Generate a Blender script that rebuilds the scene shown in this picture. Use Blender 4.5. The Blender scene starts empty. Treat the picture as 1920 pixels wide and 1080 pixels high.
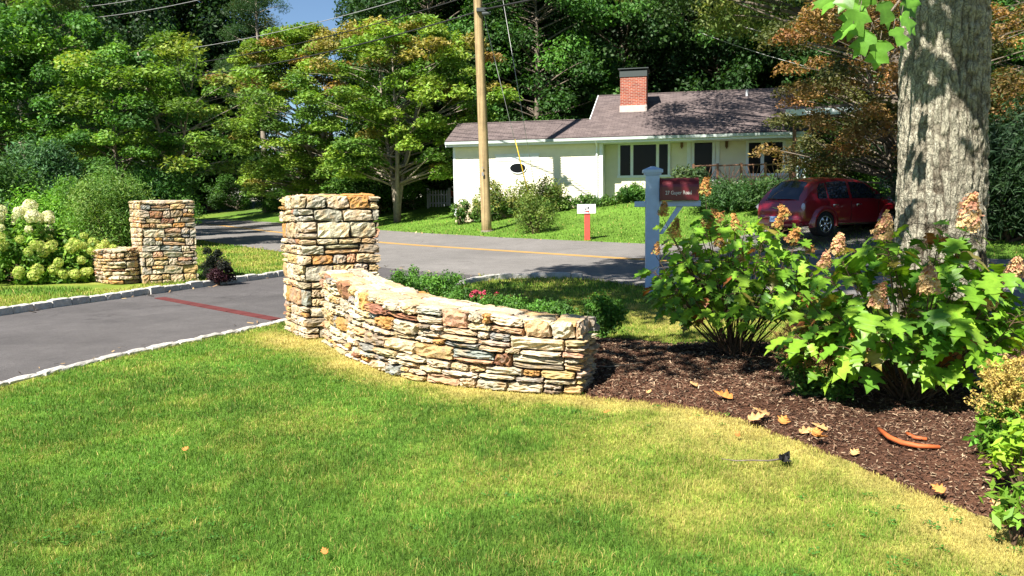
import bpy, math, random
import numpy as np
from mathutils import Vector, Matrix
random.seed(7)
RS = np.random.RandomState
R = math.radians
scene = bpy.context.scene
COL = scene.collection

# ------------------------------------------------------------------ camera, world, sun
F = 1540.0
PITCH = math.atan(168 / F)
CAMZ = 1.6
cam_d = bpy.data.cameras.new('camera')
cam_d.sensor_width = 36.0
cam_d.lens = 36.0 * F / 1920
cam_d.clip_start = 0.05
cam_d.clip_end = 2000
cam = bpy.data.objects.new('camera', cam_d)
COL.objects.link(cam)
cam.location = (0, 0, CAMZ)
ROLL = R(-0.8)
cam.rotation_euler = (Matrix.Rotation(math.pi / 2 - PITCH, 3, 'X') @ Matrix.Rotation(ROLL, 3, 'Z')).to_euler()
scene.camera = cam

SUN_DIR = Vector((-0.62, -0.78, 0.0)).normalized()
ELEV = R(50)
TO_SUN = Vector((SUN_DIR.x * math.cos(ELEV), SUN_DIR.y * math.cos(ELEV), math.sin(ELEV)))
world = bpy.data.worlds.new("World")
scene.world = world
world.use_nodes = True
nt = world.node_tree
bg = nt.nodes['Background']
sky = nt.nodes.new('ShaderNodeTexSky')
sky.sky_type = 'NISHITA'
sky.sun_disc = False
sky.sun_elevation = ELEV
sky.sun_rotation = math.atan2(SUN_DIR.x, SUN_DIR.y)
sky.dust_density = 0.0
sky.ozone_density = 5.0
nt.links.new(sky.outputs[0], bg.inputs['Color'])
bg.inputs['Strength'].default_value = 0.05
sun_d = bpy.data.lights.new('sun', 'SUN')
sun_d.energy = 5.0
sun_d.angle = R(0.55)
sun_d.color = (1.0, 0.95, 0.86)
sun = bpy.data.objects.new('sun', sun_d)
COL.objects.link(sun)
sun.rotation_euler = TO_SUN.to_track_quat('Z', 'Y').to_euler()
scene.view_settings.view_transform = 'Standard'
scene.view_settings.look = 'None'
scene.view_settings.exposure = 1.4
scene.view_settings.gamma = 1
scene.cycles.max_bounces = 6
scene.cycles.diffuse_bounces = 3
scene.cycles.glossy_bounces = 3
scene.cycles.transmission_bounces = 4
scene.cycles.transparent_max_bounces = 6
scene.cycles.caustics_reflective = False
scene.cycles.caustics_refractive = False

# ------------------------------------------------------------------ geometry of the place
def ray(px, py):
    a, b_ = (px - 960) / F, (540 - py) / F
    u = a * math.cos(ROLL) - b_ * math.sin(ROLL)
    v = a * math.sin(ROLL) + b_ * math.cos(ROLL)
    c, s = math.cos(PITCH), math.sin(PITCH)
    return Vector((u, c + v * s, -s + v * c))

def P(px, py, Y):
    d = ray(px, py)
    return Vector((0, 0, CAMZ)) + d * (Y / d.y)

def G(px, py, z=0.0):
    d = ray(px, py)
    return Vector((0, 0, CAMZ)) + d * ((z - CAMZ) / d.z)

CENTRE = np.array([(-80, 145), (-50, 103), G(373, 418)[:2], G(530, 437)[:2], G(715, 456)[:2], G(960, 471.5)[:2],
                   G(1200, 487)[:2], G(1880, 530)[:2], (15.5, 6.5), (28, -6), (60, -34)], float)

def road_s(x, y):
    """signed distance from the road's middle line, positive on the far side"""
    x = np.asarray(x, float); y = np.asarray(y, float)
    best = np.full(x.shape, 1e9); sg = np.ones(x.shape)
    for (a, b) in zip(CENTRE[:-1], CENTRE[1:]):
        d = b - a
        L2 = d @ d
        t = np.clip(((x - a[0]) * d[0] + (y - a[1]) * d[1]) / L2, 0, 1)
        dx = x - (a[0] + t * d[0]); dy = y - (a[1] + t * d[1])
        dist = np.hypot(dx, dy)
        cr = d[0] * dy - d[1] * dx
        m = dist < best
        best = np.where(m, dist, best)
        sg = np.where(m, np.where(cr >= 0, 1.0, -1.0), sg)
    return best * sg

def terrain(x, y):
    s = road_s(x, y)
    t = np.clip(s / 3.6, 0, 1)
    z = 0.12 * t * t * (3 - 2 * t)
    t2 = np.clip((s - 3.6) / 11.5, 0, 1)
    return z + 1.62 * (t2 * t2 * (3 - 2 * t2) * .6 + t2 * .4)

def tz(x, y):
    return float(terrain(np.array([x]), np.array([y]))[0])

def hit(px, py):
    d = ray(px, py)
    o = Vector((0, 0, CAMZ))
    t = 2.0
    while t < 120:
        p = o + d * t
        if p.z <= tz(p.x, p.y):
            return Vector((p.x, p.y, tz(p.x, p.y)))
        t += 0.05
    return P(px, py, 60)

def in_poly(x, y, poly):
    x = np.asarray(x, float); y = np.asarray(y, float)
    ins = np.zeros(x.shape, bool)
    n = len(poly)
    for i in range(n):
        x1, y1 = poly[i][0], poly[i][1]
        x2, y2 = poly[(i + 1) % n][0], poly[(i + 1) % n][1]
        c = ((y1 > y) != (y2 > y))
        with np.errstate(divide='ignore', invalid='ignore'):
            xi = (x2 - x1) * (y - y1) / (y2 - y1 + 1e-12) + x1
        ins ^= c & (x < xi)
    return ins

def dist_line(x, y, pts):
    best = np.full(np.asarray(x).shape, 1e9)
    for a, b in zip(pts[:-1], pts[1:]):
        dx, dy = b[0] - a[0], b[1] - a[1]
        t = np.clip(((x - a[0]) * dx + (y - a[1]) * dy) / (dx * dx + dy * dy + 1e-9), 0, 1)
        best = np.minimum(best, np.hypot(x - a[0] - t * dx, y - a[1] - t * dy))
    return best

_rn = RS(99)
_tab = _rn.rand(64, 64)
def vnoise(x, y):
    x = np.asarray(x, float); y = np.asarray(y, float)
    xi = np.floor(x).astype(int); yi = np.floor(y).astype(int)
    fx = x - xi; fy = y - yi
    fx = fx * fx * (3 - 2 * fx); fy = fy * fy * (3 - 2 * fy)
    a = _tab[xi % 64, yi % 64]; b = _tab[(xi + 1) % 64, yi % 64]
    c = _tab[xi % 64, (yi + 1) % 64]; d = _tab[(xi + 1) % 64, (yi + 1) % 64]
    return (a * (1 - fx) + b * fx) * (1 - fy) + (c * (1 - fx) + d * fx) * fy

# ------------------------------------------------------------------ mesh helpers
class MB:
    def __init__(self):
        self.v = []; self.f = []; self.c = []; self.n = 0
    def add(self, verts, faces, col=None):
        verts = np.asarray(verts, float).reshape(-1, 3)
        self.v.append(verts)
        if isinstance(faces, np.ndarray):
            self.f.append(faces + self.n)
        else:
            by = {}
            for f in faces:
                by.setdefault(len(f), []).append(f)
            for k, a in by.items():
                self.f.append(np.asarray(a, int) + self.n)
        if col is None:
            col = (1, 1, 1)
        col = np.asarray(col, float)
        if col.ndim == 1:
            col = np.tile(col, (len(verts), 1))
        self.c.append(col)
        self.n += len(verts)
        return self
    def mesh(self, name, mat=None, smooth=False):
        me = bpy.data.meshes.new(name)
        v = np.concatenate(self.v); c = np.concatenate(self.c)
        me.vertices.add(len(v))
        me.vertices.foreach_set('co', v.astype(np.float32).ravel())
        idx = np.concatenate([f.ravel() for f in self.f])
        tot = np.concatenate([np.full(len(f), f.shape[1]) for f in self.f])
        start = np.concatenate([[0], np.cumsum(tot)[:-1]])
        me.loops.add(len(idx)); me.polygons.add(len(tot))
        me.loops.foreach_set('vertex_index', idx.astype(np.int32))
        me.polygons.foreach_set('loop_start', start.astype(np.int32))
        me.polygons.foreach_set('loop_total', tot.astype(np.int32))
        me.polygons.foreach_set('use_smooth', np.full(len(tot), bool(smooth)))
        me.update(calc_edges=True)
        at = me.color_attributes.new('Col', 'FLOAT_COLOR', 'POINT')
        cc = np.ones((len(v), 4), np.float32); cc[:, :3] = c
        at.data.foreach_set('color', cc.ravel())
        if mat:
            me.materials.append(mat)
        return me
    def build(self, name, mat, parent=None, smooth=False, loc=None):
        o = bpy.data.objects.new(name, self.mesh(name, mat, smooth))
        COL.objects.link(o)
        if parent: o.parent = parent
        if loc is not None: o.location = loc
        return o
    # shapes
    def box(self, x0, x1, y0, y1, z0, z1, col=None):
        v = [(x0,y0,z0),(x1,y0,z0),(x1,y1,z0),(x0,y1,z0),(x0,y0,z1),(x1,y0,z1),(x1,y1,z1),(x0,y1,z1)]
        f = [(0,3,2,1),(4,5,6,7),(0,1,5,4),(1,2,6,5),(2,3,7,6),(3,0,4,7)]
        return self.add(v, np.array(f), col)
    def prism(self, pts, axis, a0, a1, col=None):
        """polygon pts (2D) extruded along axis 'x','y','z'"""
        pts = [tuple(p) for p in pts]
        area = sum(p[0] * q[1] - q[0] * p[1] for p, q in zip(pts, pts[1:] + pts[:1]))
        if (area < 0) != (axis == 'y'): pts = pts[::-1]
        if a1 < a0: a0, a1 = a1, a0
        n = len(pts)
        v = []
        for a in (a0, a1):
            for p, q in pts:
                v.append({'x': (a, p, q), 'y': (p, a, q), 'z': (p, q, a)}[axis])
        f = [tuple(range(n))[::-1], tuple(range(n, 2 * n))]
        f += [(i, (i + 1) % n, n + (i + 1) % n, n + i) for i in range(n)]
        return self.add(v, f, col)
    def tube(self, pts, rad, sides=8, col=None, cap=True):
        pts = [Vector(p) for p in pts]
        n = len(pts)
        if not hasattr(rad, '__len__'): rad = [rad] * n
        V = []
        up = Vector((0, 0, 1))
        prev = None
        for i, p in enumerate(pts):
            d = (pts[min(i + 1, n - 1)] - pts[max(i - 1, 0)])
            if d.length < 1e-9: d = Vector((0, 0, 1))
            d.normalize()
            if prev is None:
                a = d.cross(Vector((0, 1, 0)) if abs(d.z) > 0.8 else up).normalized()
            else:
                a = (prev - d * prev.dot(d)).normalized()
            prev = a
            b = d.cross(a)
            for k in range(sides):
                t = 2 * math.pi * k / sides
                V.append(p + (a * math.cos(t) + b * math.sin(t)) * rad[i])
        f = []
        for i in range(n - 1):
            for k in range(sides):
                k2 = (k + 1) % sides
                f.append((i * sides + k, i * sides + k2, (i + 1) * sides + k2, (i + 1) * sides + k))
        self.add([tuple(v) for v in V], np.array(f), col)
        if cap:
            base = self.n - len(V)
            self.f.append(np.array([list(range(sides))[::-1]]) + base)
            self.f.append(np.array([list(range((n - 1) * sides, n * sides))]) + base)
        return self

def empty(name, loc=(0, 0, 0), rz=0.0):
    o = bpy.data.objects.new(name, None)
    COL.objects.link(o)
    o.location = loc; o.rotation_euler = (0, 0, rz)
    o.empty_display_size = 0.2
    return o

def tag(o, label, cat, group=None, kind=None):
    if label: o['label'] = label
    if cat: o['category'] = cat
    if group: o['group'] = group
    if kind: o['kind'] = kind
    return o

def copy_tree(o, parent=None):
    c = o.copy(); COL.objects.link(c)
    if parent: c.parent = parent
    for ch in [k for k in bpy.data.objects if k.parent == o]:
        copy_tree(ch, c)
    return c

# ------------------------------------------------------------------ materials
def mat(name, col=(0.5, 0.5, 0.5), rough=0.7, attr=False, noise=None, bump=None, spec=0.3, metal=0.0, coat=0.0,
        transl=0.0, tcol=None, emis=None, coords='Object'):
    """noise=(scale, amount, detail); bump=(scale, strength, dist)"""
    m = bpy.data.materials.new(name); m.use_nodes = True
    N = m.node_tree.nodes; L = m.node_tree.links
    b = N['Principled BSDF']; out = N['Material Output']
    b.inputs['Roughness'].default_value = rough
    b.inputs['Specular IOR Level'].default_value = spec
    b.inputs['Metallic'].default_value = metal
    b.inputs['Coat Weight'].default_value = coat
    b.inputs['Coat Roughness'].default_value = 0.06
    tc = N.new('ShaderNodeTexCoord')
    src = None
    if attr:
        a = N.new('ShaderNodeAttribute'); a.attribute_name = 'Col'
        src = a.outputs['Color']
        if tuple(col) != (1, 1, 1) and col is not None and tuple(col) != (0.5, 0.5, 0.5):
            mm = N.new('ShaderNodeMix'); mm.data_type = 'RGBA'; mm.blend_type = 'MULTIPLY'
            mm.inputs[0].default_value = 1
            L.new(src, mm.inputs[6]); mm.inputs[7].default_value = (*col, 1); src = mm.outputs[2]
    else:
        r = N.new('ShaderNodeRGB'); r.outputs[0].default_value = (*col, 1); src = r.outputs[0]
    if noise:
        for (sc, am, de) in (noise if isinstance(noise[0], tuple) else (noise,)):
            n = N.new('ShaderNodeTexNoise'); n.inputs['Scale'].default_value = sc
            n.inputs['Detail'].default_value = de; n.inputs['Roughness'].default_value = 0.6
            L.new(tc.outputs[coords], n.inputs['Vector'])
            mr = N.new('ShaderNodeMapRange')
            mr.inputs['From Min'].default_value = 0.3; mr.inputs['From Max'].default_value = 0.7
            mr.inputs['To Min'].default_value = 1 - am; mr.inputs['To Max'].default_value = 1 + am
            L.new(n.outputs['Fac'], mr.inputs['Value'])
            mm = N.new('ShaderNodeMix'); mm.data_type = 'RGBA'; mm.blend_type = 'MULTIPLY'
            mm.inputs[0].default_value = 1
            L.new(src, mm.inputs[6]); L.new(mr.outputs[0], mm.inputs[7]); src = mm.outputs[2]
    L.new(src, b.inputs['Base Color'])
    if bump:
        n = N.new('ShaderNodeTexNoise'); n.inputs['Scale'].default_value = bump[0]
        n.inputs['Detail'].default_value = 6
        L.new(tc.outputs[coords], n.inputs['Vector'])
        bp = N.new('ShaderNodeBump'); bp.inputs['Strength'].default_value = bump[1]
        bp.inputs['Distance'].default_value = bump[2]
        L.new(n.outputs['Fac'], bp.inputs['Height']); L.new(bp.outputs[0], b.inputs['Normal'])
    if transl > 0:
        t = N.new('ShaderNodeBsdfTranslucent')
        g = N.new('ShaderNodeMix'); g.data_type = 'RGBA'; g.blend_type = 'MULTIPLY'; g.inputs[0].default_value = 1
        L.new(src, g.inputs[6]); g.inputs[7].default_value = (*(tcol or (1.5, 1.6, 0.6)), 1)
        L.new(g.outputs[2], t.inputs['Color'])
        mx = N.new('ShaderNodeMixShader'); mx.inputs[0].default_value = transl
        L.new(b.outputs[0], mx.inputs[1]); L.new(t.outputs[0], mx.inputs[2]); L.new(mx.outputs[0], out.inputs['Surface'])
    return m

M = {}
M['leaf'] = mat('leaf', (1, 1, 1), 0.55, attr=True, spec=0.25, transl=0.28)
M['bigleaf'] = mat('big_leaf', (1, 1, 1), 0.42, attr=True, spec=0.35, transl=0.3, noise=(40, 0.12, 3), bump=(60, 0.3, 0.002))
M['grass'] = mat('grass', (1, 1, 1), 0.6, attr=True, spec=0.2, transl=0.25)
M['petal'] = mat('petal', (1, 1, 1), 0.7, attr=True, spec=0.15, transl=0.25, tcol=(1.2, 1.0, 0.8))
M['bark'] = mat('bark', (0.16, 0.13, 0.10), 0.9, noise=((6, 0.3, 5), (40, 0.3, 3)), bump=(25, 0.8, 0.03))
M['paleb'] = mat('pale_bark', (0.26, 0.22, 0.17), 0.9, noise=((6, 0.3, 5), (40, 0.25, 3)), bump=(25, 0.6, 0.02))
M['stem'] = mat('stem', (0.09, 0.055, 0.032), 0.8, noise=(30, 0.3, 3))
M['stone'] = mat('stone', (1.04, .97, .86), 0.85, attr=True, spec=0.2, noise=((14, 0.26, 6), (55, 0.24, 5)), bump=(38, 1.0, 0.014))
def stain(m, scale, col, amt):
    N = m.node_tree.nodes; L = m.node_tree.links; b = N['Principled BSDF']
    src = b.inputs['Base Color'].links[0].from_socket
    tc = [n for n in N if n.type == 'TEX_COORD'][0]
    n = N.new('ShaderNodeTexNoise'); n.inputs['Scale'].default_value = scale; n.inputs['Detail'].default_value = 5
    L.new(tc.outputs['Object'], n.inputs['Vector'])
    mr = N.new('ShaderNodeMapRange'); mr.inputs['From Min'].default_value = .5; mr.inputs['From Max'].default_value = .68; mr.inputs['To Max'].default_value = amt
    L.new(n.outputs['Fac'], mr.inputs['Value'])
    mm = N.new('ShaderNodeMix'); mm.data_type = 'RGBA'; L.new(mr.outputs[0], mm.inputs[0]); L.new(src, mm.inputs[6]); mm.inputs[7].default_value = (*col, 1)
    L.new(mm.outputs[2], b.inputs['Base Color'])
stain(M['stone'], 8, (.46, .27, .10), .6)
stain(M['stone'], 13, (.20, .18, .15), .5)
M['core'] = mat('mortar', (0.05, 0.04, 0.03), 0.95, noise=(20, 0.3, 3))
M['granite'] = mat('granite', (1, 1, 1), 0.8, attr=True, spec=0.25, noise=((25, 0.18, 5), (160, 0.2, 3)), bump=(50, 0.7, 0.01))
M['asphalt'] = mat('asphalt', (0.082, 0.078, 0.078), 0.85, spec=0.25, noise=((0.7, 0.12, 5), (9, 0.06, 4), (170, 0.35, 2)), bump=(170, 0.5, 0.004), coords='Generated')
M['ground'] = mat('ground', (1, 1, 1), 0.95, attr=True, spec=0.1, noise=((3, 0.2, 5), (30, 0.35, 5)), bump=(30, 0.6, 0.02))
M['mulch'] = mat('mulch', (1, 1, 1), 0.95, attr=True, spec=0.1, noise=((35, 0.5, 4), (120, 0.4, 2)), bump=(60, 1.0, 0.02))
M['chip'] = mat('wood_chip', (1, 1, 1), 0.9, attr=True, spec=0.15)
def plain(name, col, rough=0.6, **k):
    M[name] = mat(name, col, rough, **k)
plain('yellow', (0.62, 0.33, 0.05), 0.7, noise=(12, 0.15, 5), coords='Object')
plain('redstrip', (0.105, 0.024, 0.022), 0.8, noise=((3, 0.15, 4), (40, 0.12, 4)))
plain('pole', (0.36, 0.26, 0.13), 0.85, noise=((3, 0.2, 5), (50, 0.2, 4)), bump=(30, 0.4, 0.01))
def grain(m, sc=(18, 18, .5), lo=.55):
    N = m.node_tree.nodes; L = m.node_tree.links; b = N['Principled BSDF']; src = b.inputs['Base Color'].links[0].from_socket
    tc = [n for n in N if n.type == 'TEX_COORD'][0]
    mp = N.new('ShaderNodeMapping'); mp.inputs['Scale'].default_value = sc; L.new(tc.outputs['Object'], mp.inputs[0])
    n = N.new('ShaderNodeTexNoise'); n.inputs['Scale'].default_value = 1; n.inputs['Detail'].default_value = 5; L.new(mp.outputs[0], n.inputs['Vector'])
    mr = N.new('ShaderNodeMapRange'); mr.inputs['From Min'].default_value = .35; mr.inputs['From Max'].default_value = .55; mr.inputs['To Min'].default_value = lo; mr.inputs['To Max'].default_value = 1.08; L.new(n.outputs['Fac'], mr.inputs['Value'])
    mm = N.new('ShaderNodeMix'); mm.data_type = 'RGBA'; mm.blend_type = 'MULTIPLY'; mm.inputs[0].default_value = 1; L.new(src, mm.inputs[6]); L.new(mr.outputs[0], mm.inputs[7]); L.new(mm.outputs[2], b.inputs['Base Color'])
grain(M['pole'])
plain('wire', (0.02, 0.02, 0.02), 0.6)
plain('steelwire', (0.35, 0.35, 0.34), 0.5, metal=0.5)
plain('yellowplastic', (0.8, 0.5, 0.03), 0.5)
plain('white', (0.72, 0.74, 0.76), 0.5, noise=(6, 0.05, 4))
plain('postpaint', (0.44, 0.54, 0.74), 0.5, noise=(8, 0.08, 4))
plain('maroon', (0.13, 0.012, 0.02), 0.42, noise=(10, 0.1, 4), coat=0.3)
plain('redpost', (0.48, 0.07, 0.05), 0.6, noise=(10, 0.12, 4))
plain('boxwhite', (0.72, 0.73, 0.74), 0.4, noise=(10, 0.08, 4))
plain('letter', (0.75, 0.72, 0.66), 0.5)
plain('black', (0.012, 0.012, 0.013), 0.5)
plain("glass", (0.006, 0.007, 0.008), 0.10, spec=0.12)
plain('carglass', (0.012, 0.016, 0.024), 0.05, spec=0.7)
plain('carred', (0.20, 0.006, 0.014), 0.3, coat=1.0, spec=0.5)
plain('chrome', (0.75, 0.76, 0.78), 0.15, metal=1.0)
plain('rubber', (0.015, 0.015, 0.015), 0.8)
plain('lens', (0.55, 0.5, 0.55), 0.15, spec=0.6)
plain('plate', (0.35, 0.5, 0.75), 0.4)
plain('plateink', (0.02, 0.05, 0.2), 0.5)
plain('terracotta', (0.45, 0.15, 0.08), 0.8, noise=(10, 0.15, 4))
plain('railwood', (0.16, 0.085, 0.05), 0.85, noise=(20, 0.25, 4))
plain('greywood', (0.40, 0.42, 0.46), 0.8, noise=(15, 0.2, 4))
plain('tan', (0.60, 0.50, 0.34), 0.8, noise=((2, 0.1, 5), (20, 0.06, 4)))
plain('gutter', (0.45, 0.5, 0.47), 0.45, noise=(4, 0.1, 4))
plain('trim', (0.78, 0.80, 0.82), 0.5, noise=(5, 0.06, 4))
plain('greysiding', (0.20, 0.23, 0.25), 0.7, noise=(5, 0.1, 4))
plain('rust', (0.42, 0.10, 0.03), 0.6, noise=(12, 0.25, 4))
plain('darkmetal', (0.05, 0.06, 0.06), 0.6)
plain('deadleaf', (0.50, 0.20, 0.05), 0.75, noise=((30, 0.25, 4), (8, 0.2, 3)), bump=(40, 0.5, 0.004))
plain('paleleaf', (0.50, 0.29, 0.12), 0.75, noise=((30, 0.25, 4), (8, 0.2, 3)), bump=(40, 0.5, 0.004))
plain('mortarpale', (0.5, 0.42, 0.38), 0.8, noise=(8, 0.1, 3))

def siding_mat(name, col, pitch, dark=0.55):
    m = mat(name, col, 0.6, noise=(3, 0.06, 4))
    N = m.node_tree.nodes; L = m.node_tree.links; b = N['Principled BSDF']
    tc = [n for n in N if n.type == 'TEX_COORD'][0]
    sp = N.new('ShaderNodeSeparateXYZ'); L.new(tc.outputs['Object'], sp.inputs[0])
    d = N.new('ShaderNodeMath'); d.operation = 'DIVIDE'; L.new(sp.outputs['Z'], d.inputs[0]); d.inputs[1].default_value = pitch
    fr = N.new('ShaderNodeMath'); fr.operation = 'FRACT'; L.new(d.outputs[0], fr.inputs[0])
    inv = N.new('ShaderNodeMath'); inv.operation = 'SUBTRACT'; inv.inputs[0].default_value = 1; L.new(fr.outputs[0], inv.inputs[1])
    bp = N.new('ShaderNodeBump'); bp.inputs['Strength'].default_value = 1; bp.inputs['Distance'].default_value = 0.03
    L.new(inv.outputs[0], bp.inputs['Height']); L.new(bp.outputs[0], b.inputs['Normal'])
    return m
M['siding'] = mat('cream_siding', (0.80, 0.75, 0.58), 0.6, noise=(3, 0.05, 4))

def brick_mat(name, c1, c2, mortar, scale, bw, rh, rot=None, msize=0.012, bumpd=0.01):
    m = bpy.data.materials.new(name); m.use_nodes = True
    N = m.node_tree.nodes; L = m.node_tree.links; b = N['Principled BSDF']
    b.inputs['Roughness'].default_value = 0.9; b.inputs['Specular IOR Level'].default_value = 0.15
    tc = N.new('ShaderNodeTexCoord')
    vec = tc.outputs['Object']
    # (x+y, z) so that walls of both directions show courses
    sp = N.new('ShaderNodeSeparateXYZ'); L.new(vec, sp.inputs[0])
    cb = N.new('ShaderNodeCombineXYZ')
    if rot == 'wall':
        ad = N.new('ShaderNodeMath'); ad.operation = 'ADD'
        L.new(sp.outputs['X'], ad.inputs[0]); L.new(sp.outputs['Y'], ad.inputs[1])
        L.new(ad.outputs[0], cb.inputs['X']); L.new(sp.outputs['Z'], cb.inputs['Y'])
    else:
        L.new(sp.outputs['X'], cb.inputs['X']); L.new(sp.outputs['Y'], cb.inputs['Y'])
    br = N.new('ShaderNodeTexBrick')
    L.new(cb.outputs[0], br.inputs['Vector'])
    br.inputs['Color1'].default_value = (*c1, 1); br.inputs['Color2'].default_value = (*c2, 1)
    br.inputs['Mortar'].default_value = (*mortar, 1)
    br.inputs['Scale'].default_value = scale
    br.inputs['Mortar Size'].default_value = msize
    br.inputs['Brick Width'].default_value = bw; br.inputs['Row Height'].default_value = rh
    br.inputs['Bias'].default_value = 0.0
    no = N.new('ShaderNodeTexNoise'); no.inputs['Scale'].default_value = 3; no.inputs['Detail'].default_value = 6
    L.new(vec, no.inputs['Vector'])
    mr = N.new('ShaderNodeMapRange'); mr.inputs['To Min'].default_value = 0.6; mr.inputs['To Max'].default_value = 1.4
    L.new(no.outputs['Fac'], mr.inputs['Value'])
    mm = N.new('ShaderNodeMix'); mm.data_type = 'RGBA'; mm.blend_type = 'MULTIPLY'; mm.inputs[0].default_value = 1
    L.new(br.outputs['Color'], mm.inputs[6]); L.new(mr.outputs[0], mm.inputs[7])
    L.new(mm.outputs[2], b.inputs['Base Color'])
    inv = N.new('ShaderNodeMath'); inv.operation = 'SUBTRACT'; inv.inputs[0].default_value = 1; L.new(br.outputs['Fac'], inv.inputs[1])
    bp = N.new('ShaderNodeBump'); bp.inputs['Distance'].default_value = bumpd; bp.inputs['Strength'].default_value = 0.8
    L.new(inv.outputs[0], bp.inputs['Height']); L.new(bp.outputs[0], b.inputs['Normal'])
    return m
M['brick'] = brick_mat('red_brick', (0.36, 0.09, 0.05), (0.22, 0.05, 0.035), (0.42, 0.33, 0.27), 1.0, 0.22, 0.075, 'wall', 0.008)
M['shingle'] = brick_mat('roof_shingle', (0.150, 0.118, 0.112), (0.105, 0.082, 0.08), (0.055, 0.044, 0.043), 1.0, 0.32, 0.14, None, 0.006, 0.01)

# big furrowed bark
def big_bark():
    m = bpy.data.materials.new('furrowed_bark'); m.use_nodes = True
    N = m.node_tree.nodes; L = m.node_tree.links; b = N['Principled BSDF']
    b.inputs['Roughness'].default_value = 0.95; b.inputs['Specular IOR Level'].default_value = 0.1
    a = N.new('ShaderNodeAttribute'); a.attribute_name = 'Col'
    tc = N.new('ShaderNodeTexCoord')
    mp = N.new('ShaderNodeMapping'); mp.inputs['Scale'].default_value = (1, 1, 0.45)
    L.new(tc.outputs['Object'], mp.inputs[0])
    n = N.new('ShaderNodeTexNoise'); n.inputs['Scale'].default_value = 45; n.inputs['Detail'].default_value = 6
    L.new(mp.outputs[0], n.inputs['Vector'])
    mr = N.new('ShaderNodeMapRange'); mr.inputs['To Min'].default_value = 0.45; mr.inputs['To Max'].default_value = 1.5
    L.new(n.outputs['Fac'], mr.inputs['Value'])
    mm = N.new('ShaderNodeMix'); mm.data_type = 'RGBA'; mm.blend_type = 'MULTIPLY'; mm.inputs[0].default_value = 1
    L.new(a.outputs['Color'], mm.inputs[6]); L.new(mr.outputs[0], mm.inputs[7])
    n2 = N.new('ShaderNodeTexNoise'); n2.inputs['Scale'].default_value = 9; n2.inputs['Detail'].default_value = 3
    L.new(tc.outputs['Object'], n2.inputs['Vector'])
    va = N.new('ShaderNodeMix'); va.data_type = 'RGBA'; va.blend_type = 'LINEAR_LIGHT'; va.inputs[0].default_value = .09
    L.new(mp.outputs[0], va.inputs[6]); L.new(n2.outputs['Color'], va.inputs[7])
    vo = N.new('ShaderNodeTexVoronoi'); vo.feature = 'DISTANCE_TO_EDGE'; vo.inputs['Scale'].default_value = 34
    L.new(va.outputs[2], vo.inputs['Vector'])
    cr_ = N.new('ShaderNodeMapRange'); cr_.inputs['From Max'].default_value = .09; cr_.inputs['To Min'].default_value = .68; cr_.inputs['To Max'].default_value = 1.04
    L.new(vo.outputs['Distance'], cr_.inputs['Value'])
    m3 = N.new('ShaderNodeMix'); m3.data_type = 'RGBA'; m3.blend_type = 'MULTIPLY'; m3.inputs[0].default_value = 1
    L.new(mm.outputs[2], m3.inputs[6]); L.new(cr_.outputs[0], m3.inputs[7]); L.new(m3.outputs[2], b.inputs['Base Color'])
    ad = N.new('ShaderNodeMath'); ad.operation = 'ADD'; L.new(n.outputs['Fac'], ad.inputs[0]); L.new(cr_.outputs[0], ad.inputs[1])
    bp = N.new('ShaderNodeBump'); bp.inputs['Strength'].default_value = 1; bp.inputs['Distance'].default_value = 0.02
    L.new(ad.outputs[0], bp.inputs['Height']); L.new(bp.outputs[0], b.inputs['Normal'])
    return m
M['bigbark'] = big_bark()

# ------------------------------------------------------------------ plan of the near side
NEAR_KERB = [(-7.6, -1.3), (-6.0, 2.8), G(0, 722), G(240, 662), G(400, 632), G(538, 601), (-2.15, 12.6), (-1.45, 14.3),
             (-0.95, 15.35), G(880, 531), G(925, 523.5), G(1000, 520), G(1092, 521), ]
NEAR_KERB = [(p[0], p[1]) for p in NEAR_KERB]
FAR_KERB = [(-11.9, -1.2), (-9.6, 4.8), G(0, 590), G(240, 557), G(400, 535), G(535, 517), (-4.05, 19.0), (-4.05, 20.3), (-4.8, 21.9)]
FAR_KERB = [(p[0], p[1]) for p in FAR_KERB]
# near edge of the road, left to right
ROAD_NEAR = [(-84, 141), (-54, 99), (-29, 62), G(375, 452), G(530, 472), (-4.9, 22.2), (-1.6, 17.4), G(1092, 520), G(1210, 541), (6.6, 10.3), (11.6, 4.0), (24, -9)]
ROAD_NEAR = [(p[0], p[1]) for p in ROAD_NEAR]

def resample(pts, step):
    out = []
    for a, b in zip(pts[:-1], pts[1:]):
        L = math.hypot(b[0] - a[0], b[1] - a[1]); n = max(1, int(round(L / step)))
        for i in range(n):
            t = i / n
            out.append((a[0] + (b[0] - a[0]) * t, a[1] + (b[1] - a[1]) * t))
    out.append(tuple(pts[-1][:2]))
    return out
def chaikin(pts, k=2):
    for _ in range(k):
        o = [pts[0]]
        for a, b in zip(pts[:-1], pts[1:]):
            o.append((a[0] * .75 + b[0] * .25, a[1] * .75 + b[1] * .25))
            o.append((a[0] * .25 + b[0] * .75, a[1] * .25 + b[1] * .75))
        o.append(pts[-1]); pts = o
    return pts
NEAR_KERB_S = chaikin(NEAR_KERB); FAR_KERB_S = chaikin(FAR_KERB); RN = chaikin(ROAD_NEAR)
DRIVE_POLY = NEAR_KERB_S[:NEAR_KERB_S.index(min(NEAR_KERB_S, key=lambda p: abs(p[1] - 15.6) + abs(p[0] + .8)))] + [(-0.6, 17.5), (-4.2, 22.3)] + FAR_KERB_S[::-1]
CS = chaikin([tuple(p) for p in CENTRE])
FAR_OFF = 3.75
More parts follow.
